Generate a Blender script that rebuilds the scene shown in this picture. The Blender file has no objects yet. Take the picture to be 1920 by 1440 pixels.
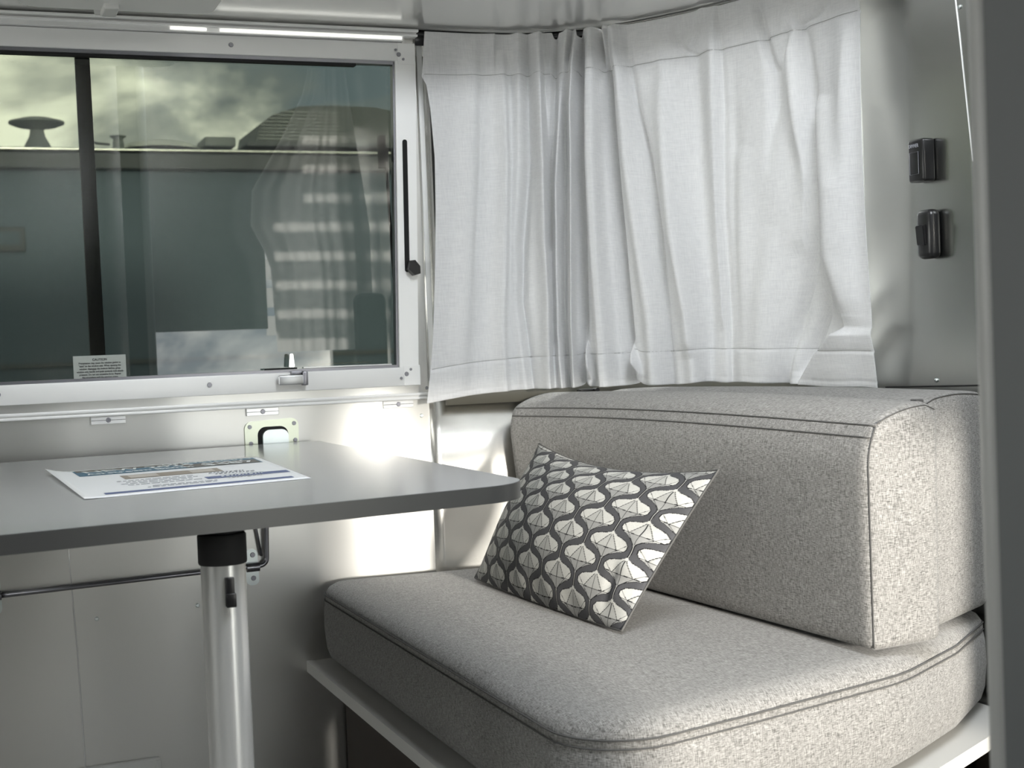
import bpy, bmesh, math, random
import numpy as np
from mathutils import Vector, Matrix
random.seed(7)
C = bpy.context.scene.collection
sc = bpy.context.scene
W = 2.4245          # inner face of the window wall (y)
CZ = .89            # lens height above the floor

# ------------------------------------------------------------------ camera
yaw, pitch, roll = 0.3776464795679631, -0.027874622186623035, -0.03973812878616354
cy_, sy_ = math.cos(yaw), math.sin(yaw)
fw = Vector((sy_*math.cos(pitch), cy_*math.cos(pitch), math.sin(pitch)))
r0 = Vector((cy_, -sy_, 0)); u0 = r0.cross(fw)
rt = r0*math.cos(roll) + u0*math.sin(roll)
up = -r0*math.sin(roll) + u0*math.cos(roll)
cd = bpy.data.cameras.new('camera'); cam = bpy.data.objects.new('camera', cd); C.objects.link(cam)
cam.matrix_world = Matrix(((rt.x, up.x, -fw.x, 0), (rt.y, up.y, -fw.y, 0), (rt.z, up.z, -fw.z, CZ), (0, 0, 0, 1)))
cd.sensor_width = 36; cd.sensor_fit = 'HORIZONTAL'; cd.lens = 2662/1920*36
cd.clip_start = .02; cd.clip_end = 500
cd.dof.use_dof = True; cd.dof.focus_distance = 2.0; cd.dof.aperture_fstop = 12
sc.camera = cam

# ------------------------------------------------------------------ sky
world = bpy.data.worlds.new('sky'); sc.world = world; world.use_nodes = True
nt = world.node_tree; nt.nodes.clear()
N = nt.nodes.new; L = nt.links.new
wo = N('ShaderNodeOutputWorld'); bg = N('ShaderNodeBackground'); L(bg.outputs[0], wo.inputs[0])
tc = N('ShaderNodeTexCoord'); mp = N('ShaderNodeMapping'); L(tc.outputs['Generated'], mp.inputs[0])
mp.inputs['Scale'].default_value = (1.0, 1.0, 2.0); mp.inputs['Location'].default_value = (2.06, .7, .86)
n1 = N('ShaderNodeTexNoise'); n1.inputs['Scale'].default_value = 6.5; n1.inputs['Detail'].default_value = 7; n1.inputs['Roughness'].default_value = .55
n1.inputs['Distortion'].default_value = .35
L(mp.outputs[0], n1.inputs['Vector'])
# clouds thicken into a brighter bank towards the horizon all the way round
sx_ = N('ShaderNodeSeparateXYZ'); L(tc.outputs['Generated'], sx_.inputs[0])
hz_ = N('ShaderNodeMapRange'); L(sx_.outputs[2], hz_.inputs[0])
for k_, v_ in (('From Min', .11), ('From Max', .21), ('To Min', .03), ('To Max', -.01)): hz_.inputs[k_].default_value = v_
ad_ = N('ShaderNodeMath'); ad_.operation = 'ADD'; L(n1.outputs['Fac'], ad_.inputs[0]); L(hz_.outputs[0], ad_.inputs[1])
cr = N('ShaderNodeValToRGB'); L(ad_.outputs[0], cr.inputs[0])
e = cr.color_ramp.elements
e[0].position = .36; e[0].color = (.26, .33, .40, 1)
e[1].position = .66; e[1].color = (2.3, 2.25, 2.0, 1)
x_ = e.new(.46); x_.color = (.36, .40, .43, 1)
x_ = e.new(.53); x_.color = (.74, .76, .74, 1)
L(cr.outputs[0], bg.inputs['Color']); bg.inputs['Strength'].default_value = 3.6

# ------------------------------------------------------------------ sun (low, through the unseen opening shaped for it behind the partition)
sd = bpy.data.lights.new('sun', 'SUN'); sd.energy = 5.8; sd.angle = math.radians(4); sd.color = (1, .95, .86)
so = bpy.data.objects.new('sun', sd); C.objects.link(so)
so.rotation_euler = Vector((.01, 1, -.09)).to_track_quat('-Z', 'Y').to_euler()

def area(name, loc, tgt, sx, sy, power, col):
    a = bpy.data.lights.new(name, 'AREA'); a.shape = 'RECTANGLE'; a.size = sx; a.size_y = sy; a.energy = power; a.color = col
    o = bpy.data.objects.new(name, a); C.objects.link(o); o.location = loc
    o.rotation_euler = (Vector(tgt)-Vector(loc)).to_track_quat('-Z', 'Y').to_euler(); return o
# added area lamp for cool top light, in an assumed unseen roof vent
area('roof_fill_lamp', (.78, .80, 1.93), (.95, 1.35, 0), .45, .6, 13, (.90, .945, 1))
# added fill lamp raking the curtain, at an invented window in the front wall
area('front_fill_lamp', (-1.66, 1.25, 1.07), (1.2, 1.75, .8), 1.5, .6, 3, (1, .98, .95))

sc.view_settings.view_transform = 'Standard'
try: sc.view_settings.look = 'None'
except Exception: pass
sc.view_settings.gamma = 1; sc.view_settings.use_curve_mapping = False
sc.view_settings.exposure = .45

# ------------------------------------------------------------------ materials
def newmat(name):
    m = bpy.data.materials.new(name); m.use_nodes = True
    return m, m.node_tree, m.node_tree.nodes['Principled BSDF']
def principled(name, col, rough=.5, metal=0, noise=0, nscale=20, bump=0, bscale=200, stretch=(1, 1, 1), spec=None, coat=0, emit=0):
    m, t, p = newmat(name)
    p.inputs['Base Color'].default_value = (*col, 1); p.inputs['Roughness'].default_value = rough
    p.inputs['Metallic'].default_value = metal
    if emit: p.inputs['Emission Color'].default_value = (1, 1, .94, 1); p.inputs['Emission Strength'].default_value = emit
    if spec is not None: p.inputs['Specular IOR Level'].default_value = spec
    if coat: p.inputs['Coat Weight'].default_value = coat; p.inputs['Coat Roughness'].default_value = .08
    g = t.nodes.new('ShaderNodeTexCoord'); mpn = t.nodes.new('ShaderNodeMapping'); t.links.new(g.outputs['Object'], mpn.inputs[0])
    mpn.inputs['Scale'].default_value = stretch
    if noise:
        n = t.nodes.new('ShaderNodeTexNoise'); n.inputs['Scale'].default_value = nscale; n.inputs['Detail'].default_value = 4
        t.links.new(mpn.outputs[0], n.inputs['Vector'])
        mx = t.nodes.new('ShaderNodeMix'); mx.data_type = 'RGBA'
        mx.inputs[6].default_value = (*[c*(1-noise) for c in col], 1); mx.inputs[7].default_value = (*[min(1, c*(1+noise)) for c in col], 1)
        t.links.new(n.outputs['Fac'], mx.inputs[0]); t.links.new(mx.outputs[2], p.inputs['Base Color'])
    if bump:
        n = t.nodes.new('ShaderNodeTexNoise'); n.inputs['Scale'].default_value = bscale; n.inputs['Detail'].default_value = 3
        t.links.new(mpn.outputs[0], n.inputs['Vector'])
        b = t.nodes.new('ShaderNodeBump'); b.inputs['Strength'].default_value = bump; b.inputs['Distance'].default_value = .002
        t.links.new(n.outputs['Fac'], b.inputs['Height']); t.links.new(b.outputs[0], p.inputs['Normal'])
    return m

def alu_sheet(name, col, rough, wob=.4, wdist=.02):
    """satin aluminium skin: fine horizontal grain and gentle oil-canning"""
    m, t, p = newmat(name)
    p.inputs['Metallic'].default_value = 1; p.inputs['Base Color'].default_value = (*col, 1)
    g = t.nodes.new('ShaderNodeTexCoord')
    m1 = t.nodes.new('ShaderNodeMapping'); m1.inputs['Scale'].default_value = (60, 60, 1800); t.links.new(g.outputs['Object'], m1.inputs[0])
    gr = t.nodes.new('ShaderNodeTexNoise'); gr.inputs['Scale'].default_value = 1; gr.inputs['Detail'].default_value = 3; t.links.new(m1.outputs[0], gr.inputs['Vector'])
    mr = t.nodes.new('ShaderNodeMapRange'); mr.inputs['To Min'].default_value = rough-.01; mr.inputs['To Max'].default_value = rough+.01
    p.inputs['Roughness'].default_value = rough
    m2 = t.nodes.new('ShaderNodeMapping'); m2.inputs['Scale'].default_value = (3.6, 3.6, 1.3); t.links.new(g.outputs['Object'], m2.inputs[0])
    wv = t.nodes.new('ShaderNodeTexNoise'); wv.inputs['Scale'].default_value = 1; wv.inputs['Detail'].default_value = 1; t.links.new(m2.outputs[0], wv.inputs['Vector'])
    b = t.nodes.new('ShaderNodeBump'); b.inputs['Strength'].default_value = wob; b.inputs['Distance'].default_value = wdist
    t.links.new(wv.outputs['Fac'], b.inputs['Height'])
    b2 = t.nodes.new('ShaderNodeBump'); b2.inputs['Strength'].default_value = .03; b2.inputs['Distance'].default_value = .0001
    t.links.new(gr.outputs['Fac'], b2.inputs['Height']); t.links.new(b.outputs[0], p.inputs['Normal'])
    return m

def weave(name, dark, light, fine=900, slub=90, bump=.5, translucent=0, lo=.38, hi=.62, streak=.5, rough=.9, sheen=.2):
    """woven cloth: three families of stretched threads in object space"""
    m, t, p = newmat(name); nn = t.nodes.new; ll = t.links.new
    g = nn('ShaderNodeTexCoord'); sep = nn('ShaderNodeSeparateXYZ'); ll(g.outputs['Normal'], sep.inputs[0]); acc = None
    def mth(op, a, b=None):
        q = nn('ShaderNodeMath'); q.operation = op
        for k_, v_ in ((0, a), (1, b)):
            if v_ is None: continue
            if isinstance(v_, (int, float)): q.inputs[k_].default_value = v_
            else: ll(v_, q.inputs[k_])
        return q.outputs[0]
    # threads run along two axes of whichever way the cloth faces
    for ax_, sc3 in enumerate(((fine, slub, slub), (slub, fine, slub), (slub, slub, fine))):
        mm = nn('ShaderNodeMapping'); mm.inputs['Scale'].default_value = sc3; ll(g.outputs['Object'], mm.inputs[0])
        n = nn('ShaderNodeTexNoise'); n.inputs['Scale'].default_value = 1; n.inputs['Detail'].default_value = 2.5; ll(mm.outputs[0], n.inputs['Vector'])
        w_ = mth('SUBTRACT', 1.0, mth('POWER', mth('ABSOLUTE', sep.outputs[ax_]), 2.0))
        c_ = mth('MULTIPLY', mth('SUBTRACT', n.outputs['Fac'], .5), w_)
        acc = c_ if acc is None else mth('ADD', acc, c_)
    class _D: pass
    d = _D(); d.outputs = [mth('ADD', mth('MULTIPLY', acc, .62), .5)]
    mr = nn('ShaderNodeMapRange'); mr.inputs['From Min'].default_value = lo; mr.inputs['From Max'].default_value = hi; ll(d.outputs[0], mr.inputs[0])
    mx = nn('ShaderNodeMix'); mx.data_type = 'RGBA'; mx.inputs[6].default_value = (*dark, 1); mx.inputs[7].default_value = (*light, 1)
    ll(mr.outputs[0], mx.inputs[0]); ll(mx.outputs[2], p.inputs['Base Color'])
    p.inputs['Roughness'].default_value = rough; p.inputs['Specular IOR Level'].default_value = .2
    p.inputs['Sheen Weight'].default_value = sheen
    b = nn('ShaderNodeBump'); b.inputs['Strength'].default_value = bump; b.inputs['Distance'].default_value = .0012
    ll(mr.outputs[0], b.inputs['Height']); ll(b.outputs[0], p.inputs['Normal'])
    if translucent:
        out = t.nodes['Material Output']; tr = nn('ShaderNodeBsdfTranslucent'); tr.inputs['Color'].default_value = (*light, 1)
        ms = nn('ShaderNodeMixShader'); ms.inputs[0].default_value = translucent
        ll(p.outputs[0], ms.inputs[1]); ll(tr.outputs[0], ms.inputs[2]); ll(ms.outputs[0], out.inputs['Surface'])
    return m

def tinted_glass(name, tint, refl=.09):
    m = bpy.data.materials.new(name); m.use_nodes = True; t = m.node_tree; t.nodes.clear()
    o = t.nodes.new('ShaderNodeOutputMaterial'); tr = t.nodes.new('ShaderNodeBsdfTransparent'); tr.inputs[0].default_value = (*tint, 1)
    gl = t.nodes.new('ShaderNodeBsdfGlossy'); gl.inputs['Roughness'].default_value = .0; gl.inputs[0].default_value = (1, 1, 1, 1)
    ms = t.nodes.new('ShaderNodeMixShader'); ms.inputs[0].default_value = refl
    t.links.new(tr.outputs[0], ms.inputs[1]); t.links.new(gl.outputs[0], ms.inputs[2]); t.links.new(ms.outputs[0], o.inputs[0]); return m

def attr_mat(name, rough=.8, bump=0, spec=.3):
    m, t, p = newmat(name); a = t.nodes.new('ShaderNodeAttribute'); a.attribute_name = 'print'
    t.links.new(a.outputs['Color'], p.inputs['Base Color']); p.inputs['Roughness'].default_value = rough; p.inputs['Specular IOR Level'].default_value = spec
    if bump:
        g = t.nodes.new('ShaderNodeTexCoord'); n = t.nodes.new('ShaderNodeTexNoise'); n.inputs['Scale'].default_value = 900; t.links.new(g.outputs['Object'], n.inputs['Vector'])
        b = t.nodes.new('ShaderNodeBump'); b.inputs['Strength'].default_value = bump; b.inputs['Distance'].default_value = .0006
        t.links.new(n.outputs['Fac'], b.inputs['Height']); t.links.new(b.outputs[0], p.inputs['Normal'])
    return m

M = dict(
    skin=alu_sheet('satin_aluminium_skin', (.69, .685, .665), .31, .6, .03),
    corner=alu_sheet('corner_aluminium_skin', (.80, .79, .76), .24, .5, .03),
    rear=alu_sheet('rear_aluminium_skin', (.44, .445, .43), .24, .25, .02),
    frame=principled('anodised_frame', (.90, .90, .89), .34, .2, bump=.05, bscale=1, stretch=(20, 900, 900)),
    framebright=principled('polished_trim', (.94, .94, .94), .22, .35),
    soffit=principled('soffit_laminate', (.96, .96, .94), .17, .55),
    plastic_w=principled('white_plastic', (.74, .74, .72), .4),
    black=principled('black_plastic', (.012, .012, .013), .28),
    rubber=principled('black_rubber', (.015, .015, .016), .7),
    dark=principled('dark_void', (.01, .01, .01), .9),
    mullion=principled('mullion_black', (.035, .038, .036), .6),
    chrome=principled('chrome', (.85, .86, .87), .1, 1),
    latch=principled('latch_metal', (.55, .56, .57), .32, 1),
    steel=principled('dark_steel', (.30, .30, .33), .3, 1),
    zinc=principled('zinc_plate', (.80, .84, .70), .3, .85, noise=.12, nscale=14),
    zincw=principled('clear_zinc', (.80, .86, .86), .28, .9, noise=.1, nscale=30),
    table=principled('grey_laminate', (.28, .285, .287), .17, 0, noise=.05, nscale=1, stretch=(40, 400, 1), spec=.75),
    tedge=principled('table_edge_band', (.10, .10, .098), .3, .3),
    leg=principled('leg_aluminium', (.97, .97, .96), .24, .65),
    fabric=weave('grey_tweed', (.085, .082, .077), (.385, .375, .36), fine=2100, slub=150, bump=.22, lo=.38, hi=.62),
    curtain=weave('linen', (.72, .72, .73), (.90, .90, .90), fine=1500, slub=50, bump=.06, translucent=.2, lo=.30, hi=.62),
    fabdark=principled('charcoal_cloth', (.05, .052, .055), .9),
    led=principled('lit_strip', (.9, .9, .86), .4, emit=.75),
    seam=principled('seam_thread', (.09, .088, .085), .9),
    board=principled('white_board', (.62, .61, .58), .45),
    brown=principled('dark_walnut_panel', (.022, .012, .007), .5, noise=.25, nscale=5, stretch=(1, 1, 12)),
    floor=principled('floor_vinyl', (.34, .33, .31), .5, noise=.1, nscale=30),
    partition=principled('partition_laminate', (.11, .118, .122), .5),
    partedge=principled('partition_edge', (.36, .365, .36), .4),
    body=principled('trailer_body', (.13, .175, .22), .7, .1, noise=.10, nscale=.8),
    bodydark=principled('trailer_dark', (.10, .11, .12), .6),
    bodyrail=principled('trailer_rail', (.75, .75, .70), .3, .6),
    roofgrey=principled('roof_fitting', (.22, .24, .24), .5),
    acgrey=principled('air_conditioner_shell', (.11, .125, .13), .5),
    slat=principled('louvre_slat', (.30, .32, .32), .5),
    asphalt=principled('asphalt', (.30, .295, .28), .9, noise=.2, nscale=3),
    glass=tinted_glass('tinted_glass', (.275, .289, .258), .075),
    glass2=tinted_glass('lightly_tinted_glass', (.93, .93, .93), .04),
    sill=principled('sill_moulding', (.16, .155, .13), .5),
    farcurt=weave('far_linen', (.70, .70, .71), (.88, .88, .88), fine=1500, slub=50, bump=.05, translucent=.9, lo=.30, hi=.62),
    darkglass=principled('smoked_glass', (.02, .025, .03), .1),
    sticker=principled('sticker_paper', (.40, .43, .40), .6),
    ink=principled('black_ink', (.03, .03, .03), .7),
    paper=principled('paper', (.92, .93, .95), .45),
    navy=principled('navy_ink', (.10, .13, .28), .5),
    blue=principled('blue_ink', (.06, .16, .25), .5),
    brownink=principled('brown_ink', (.10, .085, .075), .5),
    tanink=principled('tan_ink', (.32, .27, .22), .5),
    paleink=principled('pale_ink', (.58, .53, .48), .5),
    greyink=principled('grey_ink', (.35, .36, .40), .6),
    whiteink=principled('white_ink', (.85, .88, .88), .5),
    lens=principled('frosted_lens', (.9, .9, .88), .35),
)

# ------------------------------------------------------------------ object helpers
def link(name, me, mats=None, parent=None, smooth=False):
    o = bpy.data.objects.new(name, me); C.objects.link(o)
    if mats is not None:
        for mm in (mats if isinstance(mats, (list, tuple)) else [mats]): me.materials.append(mm)
    if parent is not None: o.parent = parent
    if smooth:
        for p in me.polygons: p.use_smooth = True
    bpy.context.view_layer.update()
    return o
def tag(o, label=None, cat=None, group=None, kind=None):
    if label: o['label'] = label
    if cat: o['category'] = cat
    if group: o['group'] = group
    if kind: o['kind'] = kind
    return o
def empty(name, loc, label=None, cat=None, group=None, kind=None, rot=(0, 0, 0)):
    o = bpy.data.objects.new(name, None); C.objects.link(o); o.location = loc; o.rotation_euler = rot; o.empty_display_size = .05
    bpy.context.view_layer.update()
    return tag(o, label, cat, group, kind)
class MB:
    """collects shapes given in WORLD coordinates into one mesh"""
    def __init__(s): s.b = bmesh.new()
    def box(s, x0, x1, y0, y1, z0, z1, bev=0):
        v = bmesh.ops.create_cube(s.b, size=1)['verts']
        for q in v: q.co = Vector(((x0+x1)/2+q.co.x*(x1-x0), (y0+y1)/2+q.co.y*(y1-y0), (z0+z1)/2+q.co.z*(z1-z0)))
        if bev:
            ed = {e_ for q in v for e_ in q.link_edges}
            bmesh.ops.bevel(s.b, geom=list(ed), offset=bev, segments=3, affect='EDGES', profile=.5)
        return s
    def hexa(s, pts, bev=0):
        """8 corners: bottom 4 ccw then top 4"""
        v = [s.b.verts.new(p) for p in pts]
        fs = [(0, 3, 2, 1), (4, 5, 6, 7), (0, 1, 5, 4), (1, 2, 6, 5), (2, 3, 7, 6), (3, 0, 4, 7)]
        for f in fs: s.b.faces.new([v[i] for i in f])
        if bev: bmesh.ops.bevel(s.b, geom=list({e_ for q in v for e_ in q.link_edges}), offset=bev, segments=2, affect='EDGES')
        return s
    def prism(s, poly, z0, z1, axis='z'):
        f = {'z': lambda a, b, c: (a, b, c), 'y': lambda a, b, c: (a, c, b), 'x': lambda a, b, c: (c, a, b)}[axis]
        lo = [s.b.verts.new(f(a, b, z0)) for a, b in poly]; hi = [s.b.verts.new(f(a, b, z1)) for a, b in poly]
        n = len(poly)
        s.b.faces.new(lo[::-1]); s.b.faces.new(hi)
        for i in range(n): s.b.faces.new((lo[i], lo[(i+1) % n], hi[(i+1) % n], hi[i]))
        return s
    def cyl(s, p0, p1, r0_, r1_=None, n=20, bev=0):
        r1_ = r0_ if r1_ is None else r1_
        p0, p1 = Vector(p0), Vector(p1); d = p1-p0
        q = Vector((0, 0, 1)).rotation_difference(d.normalized()).to_matrix().to_4x4(); q.translation = (p0+p1)/2
        v = bmesh.ops.create_cone(s.b, cap_ends=True, segments=n, radius1=r0_, radius2=r1_, depth=d.length, matrix=q)['verts']
        if bev:
            ed = [e_ for e_ in {e_ for w in v for e_ in w.link_edges} if any(len(f.verts) > 4 for f in e_.link_faces)]
            bmesh.ops.bevel(s.b, geom=ed, offset=bev, segments=2, affect='EDGES')
        return s
    def tube(s, pts, r, n=10, closed=False):
        pts = [Vector(p) for p in pts]; rings = []
        m = len(pts); prev = None
        for i, p in enumerate(pts):
            if closed: t = (pts[(i+1) % m]-pts[i-1])
            else: t = (pts[min(i+1, m-1)]-pts[max(i-1, 0)])
            t.normalize()
            a = prev if prev is not None else (Vector((0, 0, 1)) if abs(t.z) < .9 else Vector((1, 0, 0)))
            a = (a-t*a.dot(t)); a.normalize(); prev = a; b = t.cross(a)
            rings.append([s.b.verts.new(p+(a*math.cos(k*2*math.pi/n)+b*math.sin(k*2*math.pi/n))*r) for k in range(n)])
        for i in range(m if closed else m-1):
            A, B = rings[i], rings[(i+1) % m]
            for k in range(n): s.b.faces.new((A[k], A[(k+1) % n], B[(k+1) % n], B[k]))
        if not closed: s.b.faces.new(rings[0][::-1]); s.b.faces.new(rings[-1])
        return s
    def lathe(s, c, prof, n=32):
        rings = [[s.b.verts.new((c[0]+r*math.cos(k*2*math.pi/n), c[1]+r*math.sin(k*2*math.pi/n), c[2]+z)) for k in range(n)] for r, z in prof]
        for A, B in zip(rings, rings[1:]):
            for k in range(n): s.b.faces.new((A[k], A[(k+1) % n], B[(k+1) % n], B[k]))
        s.b.faces.new(rings[0][::-1]); s.b.faces.new(rings[-1]); return s
    def build(s, name, mat, parent=None, smooth=False, angle=None):
        bmesh.ops.recalc_face_normals(s.b, faces=s.b.faces)
        if parent is not None:
            s.b.transform(parent.matrix_world.inverted())
        me = bpy.data.meshes.new(name)
        if angle is not None:
            for e_ in s.b.edges:
                if len(e_.link_faces) == 2 and e_.calc_face_angle(0) > math.radians(angle): e_.smooth = False
            smooth = True
        s.b.to_mesh(me); s.b.free()
        o = link(name, me, mat, parent, smooth)
        bpy.context.view_layer.update()
        return o
def text(s, size, mat, parent, origin, xdir, ydir, name='lettering', ax='LEFT', sx=1, bold=0, depth=.0002):
    cu = bpy.data.curves.new(name, 'FONT'); cu.body = s; cu.size = size; cu.align_x = ax; cu.extrude = depth; cu.offset = bold; cu.resolution_u = 2
    tmp = bpy.data.objects.new('tmp', cu); C.objects.link(tmp)
    dg = bpy.context.evaluated_depsgraph_get(); me = bpy.data.meshes.new_from_object(tmp.evaluated_get(dg))
    bpy.data.objects.remove(tmp)
    X = Vector(xdir).normalized(); Y = Vector(ydir).normalized(); Z = X.cross(Y)
    mt = Matrix(((X.x*sx, Y.x, Z.x, origin[0]), (X.y*sx, Y.y, Z.y, origin[1]), (X.z*sx, Y.z, Z.z, origin[2]), (0, 0, 0, 1)))
    if parent is not None: mt = parent.matrix_world.inverted() @ mt
    me.transform(mt); me.materials.clear()
    return link(name, me, mat, parent)
def rivet(x, z, parent, y=W, r=.0036, mat='zincw', name='rivet', ydir=-1, h=.0018):
    m = MB(); m.cyl((x, y, z), (x, y+ydir*h, z), r, r*.7, 14); m.cyl((x, y+ydir*h, z), (x, y+ydir*(h+.0004), z), r*.3, r*.3, 8)
    return m.build(name, M[mat], parent, angle=40)
def screw(x, z, parent, y, r=.0042, mat='steel', name='screw'):
    m = MB(); m.cyl((x, y, z), (x, y-.0018, z), r, r*.8, 16)
    m.box(x-r*.6, x+r*.6, y-.0022, y-.0016, z-r*.12, z+r*.12); m.box(x-r*.12, x+r*.12, y-.0022, y-.0016, z-r*.6, z+r*.6)
    return m.build(name, M[mat], parent, angle=40)
def round_poly(pts, rad, n=6):
    out = []; m = len(pts)
    for i in range(m):
        p = Vector(pts[i]); a = Vector(pts[i-1]); b = Vector(pts[(i+1) % m])
        r = rad[i] if isinstance(rad, (list, tuple)) else rad
        if r <= 0: out.append((p.x, p.y)); continue
        da = (a-p).normalized(); db = (b-p).normalized(); ang = da.angle(db)
        t = min(r/math.tan(ang/2), (a-p).length*.49, (b-p).length*.49); rr = t*math.tan(ang/2)
        c = p+(da+db).normalized()*(rr/math.sin(ang/2)); s0 = p+da*t-c; s1 = p+db*t-c
        a0 = math.atan2(s0.y, s0.x); a1 = math.atan2(s1.y, s1.x); d = (a1-a0+math.pi) % (2*math.pi)-math.pi
        for k in range(n+1):
            th = a0+d*k/n; out.append((c.x+rr*math.cos(th), c.y+rr*math.sin(th)))
    return out
def resample(poly, step):
    P = np.array(poly+[poly[0]]); seg = np.hypot(*np.diff(P, axis=0).T); cum = np.concatenate([[0], np.cumsum(seg)])
    n = max(12, int(cum[-1]/step)); t = np.linspace(0, cum[-1], n, endpoint=False)
    return np.stack([np.interp(t, cum, P[:, 0]), np.interp(t, cum, P[:, 1])], 1)

# ================================================================== SETTING
# window wall with the window hole
HX0, HX1, HZ0, HZ1 = -1.05, .765, .845, 1.41
def wall_left():
    m = MB(); xs = [-1.6, HX0, HX1, .80]; zs = [0, HZ0, HZ1, 2.0]; t = .035
    for i in range(3):
        for k in range(3):
            if i == 1 and k == 1: continue
            m.box(xs[i], xs[i+1], W, W+t, zs[k], zs[k+1])
    o = m.build('wall_left', M['skin']); return tag(o, kind='structure')
wl = wall_left()
# raised lap seam of the skin below the window, and the panel beyond it
m = MB(); m.box(-1.6, .172, W-.0016, W, .0, .64); m.build('panel', M['skin'], wl)
m = MB(); m.tube([(.172, W-.001, .64), (.170, W-.001, .56), (.176, W-.001, .42), (.180, W-.001, .22), (.182, W-.001, .02)], .0012, 6); m.build('panel_seam', M['framebright'], wl, smooth=True)
for x, z in ((.209, .465), (.374, .470), (.785, .769)): rivet(x, z, wl)

def wall_strip(name, path, z0, z1, mat, lean=0, nz=12, t=.02, parent=None, kind='structure'):
    """curved vertical skin from a plan path (room side), leaning inwards above 0.8 m"""
    P = np.array(path); seg = np.hypot(*np.diff(P, axis=0).T); cum = np.concatenate([[0], np.cumsum(seg)])
    n = max(2, int(cum[-1]/.02)); tt = np.linspace(0, cum[-1], n)
    k = np.interp(tt, cum, np.arange(len(P)))
    # smooth the path
    X = np.interp(tt, cum, P[:, 0]); Y = np.interp(tt, cum, P[:, 1])
    for _ in range(6):
        X[1:-1] = (X[:-2]+2*X[1:-1]+X[2:])/4; Y[1:-1] = (Y[:-2]+2*Y[1:-1]+Y[2:])/4
    tx, ty = np.gradient(X), np.gradient(Y); l = np.hypot(tx, ty); nx, ny = ty/l, -tx/l   # points to the room for a clockwise path
    b = bmesh.new(); g = []
    for j in range(nz+1):
        z = z0+(z1-z0)*j/nz; d = lean*max(0, (z-.8))**1.6
        w_ = np.clip(tt/.35, 0, 1)
        g.append([b.verts.new((X[i]+nx[i]*d*w_[i], Y[i]+ny[i]*d*w_[i], z)) for i in range(n)])
    for j in range(nz):
        for i in range(n-1): b.faces.new((g[j][i], g[j][i+1], g[j+1][i+1], g[j+1][i]))
    me = bpy.data.meshes.new(name); b.to_mesh(me); b.free()
    o = link(name, me, mat, parent, True)
    md = o.modifiers.new('thickness', 'SOLIDIFY'); md.thickness = t; md.offset = 1 if False else -1
    if kind: tag(o, kind=kind)
    return o
corner_path = [(.80, W-.0015), (.95, 2.422), (1.08, 2.400), (1.18, 2.345), (1.26, 2.25), (1.312, 2.14), (1.336, 2.03), (1.343, 1.93), (1.345, 1.882)]
wc = wall_strip('wall_corner', corner_path, 0, .83, M['corner'], nz=4)
wall_strip('upper_skin', corner_path, 1.41, 2.0, M['corner'], nz=4, parent=wc, kind=None)
wr = wall_strip('wall_back', [(1.345, 1.882), (1.345, 1.3), (1.345, .6), (1.345, -.12)], 0, 2.0, M['rear'], lean=.0)
m = MB(); m.tube([(1.3445, 1.825, .801), (1.3445, 1.70, .804), (1.3445, 1.55, .808)], .0012, 6); m.build('panel_seam', M['dark'], wr)
m = MB()
# vertical panel joint near the partition
m.tube([(1.3445, 1.649, 1.45), (1.3445, 1.630, 1.30), (1.3445, 1.61, 1.12)], .0009, 6); m.build('panel_seam', M['framebright'], wr)
for y, z, in ((1.703, .813), (1.627, 1.339)):
    m = MB(); m.cyl((1.345, y, z), (1.3425, y, z), .0035, .0025, 12); m.build('rivet', M['zincw'], wr, smooth=True)

# opposite wall with unseen openings shaped to limit the sunlight, partition, floor, ceiling
m = MB()
for a in ((-1.6, .64, 0, 2.0), (.64, 1.29, 0, .30), (.64, 1.06, .98, 2.0), (1.06, 1.17, 1.42, 2.0), (1.17, 1.335, 1.70, 2.0), (1.29, 1.335, 0, .98), (1.335, 1.40, 0, 2.0)):
    m.box(a[0], a[1], -.16, -.12, a[2], a[3])
wrt = tag(m.build('wall_right', M['rear']), kind='structure')
for k in range(8):
    m = MB(); m.box(1.06 if k < 5 else 1.17, 1.335, -.15, -.148, .955+k*.10, 1.025+k*.10); m.build('blind_slat', M['farcurt'], wrt)
m = MB()
for a in ((-.16, .45, 0, 2.0), (2.05, W+.03, 0, 2.0), (.45, 2.05, 0, .75), (.45, 2.05, 1.4, 2.0)): m.box(-1.64, -1.6, *a)
m.box(-1.64, -1.6, -.16, -.15, 0, 2.0); tag(m.build('wall_front', M['rear']), kind='structure')
m = MB(); m.box(-1.64, 1.40, -.16, W+.04, -.03, 0); tag(m.build('floor', M['floor']), kind='structure')
m = MB()
for a in ((-1.64, .55, -.16, W+.04), (1.01, 1.40, -.16, W+.04), (.55, 1.01, -.16, .5), (.55, 1.01, 1.1, W+.04)): m.box(*a, 2.0, 2.03)
tag(m.build('ceiling', M['soffit']), kind='structure')
# partition beside the lens: rounded pale edge, dark panel
pt = MB(); pt.hexa([(.546, .645, 0), (.553, .10, 0), (.574, .10, 0), (.567, .645, 0), (.546, .645, 2.0), (.553, .10, 2.0), (.574, .10, 2.0), (.567, .645, 2.0)])
pt = pt.build('wall_partition', M['partition']); tag(pt, kind='structure')
m = MB(); m.cyl((.5555, .648, 0), (.5555, .648, 2.0), .0115, n=32); m.build('edge_trim', M['partedge'], pt, angle=40)

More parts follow.
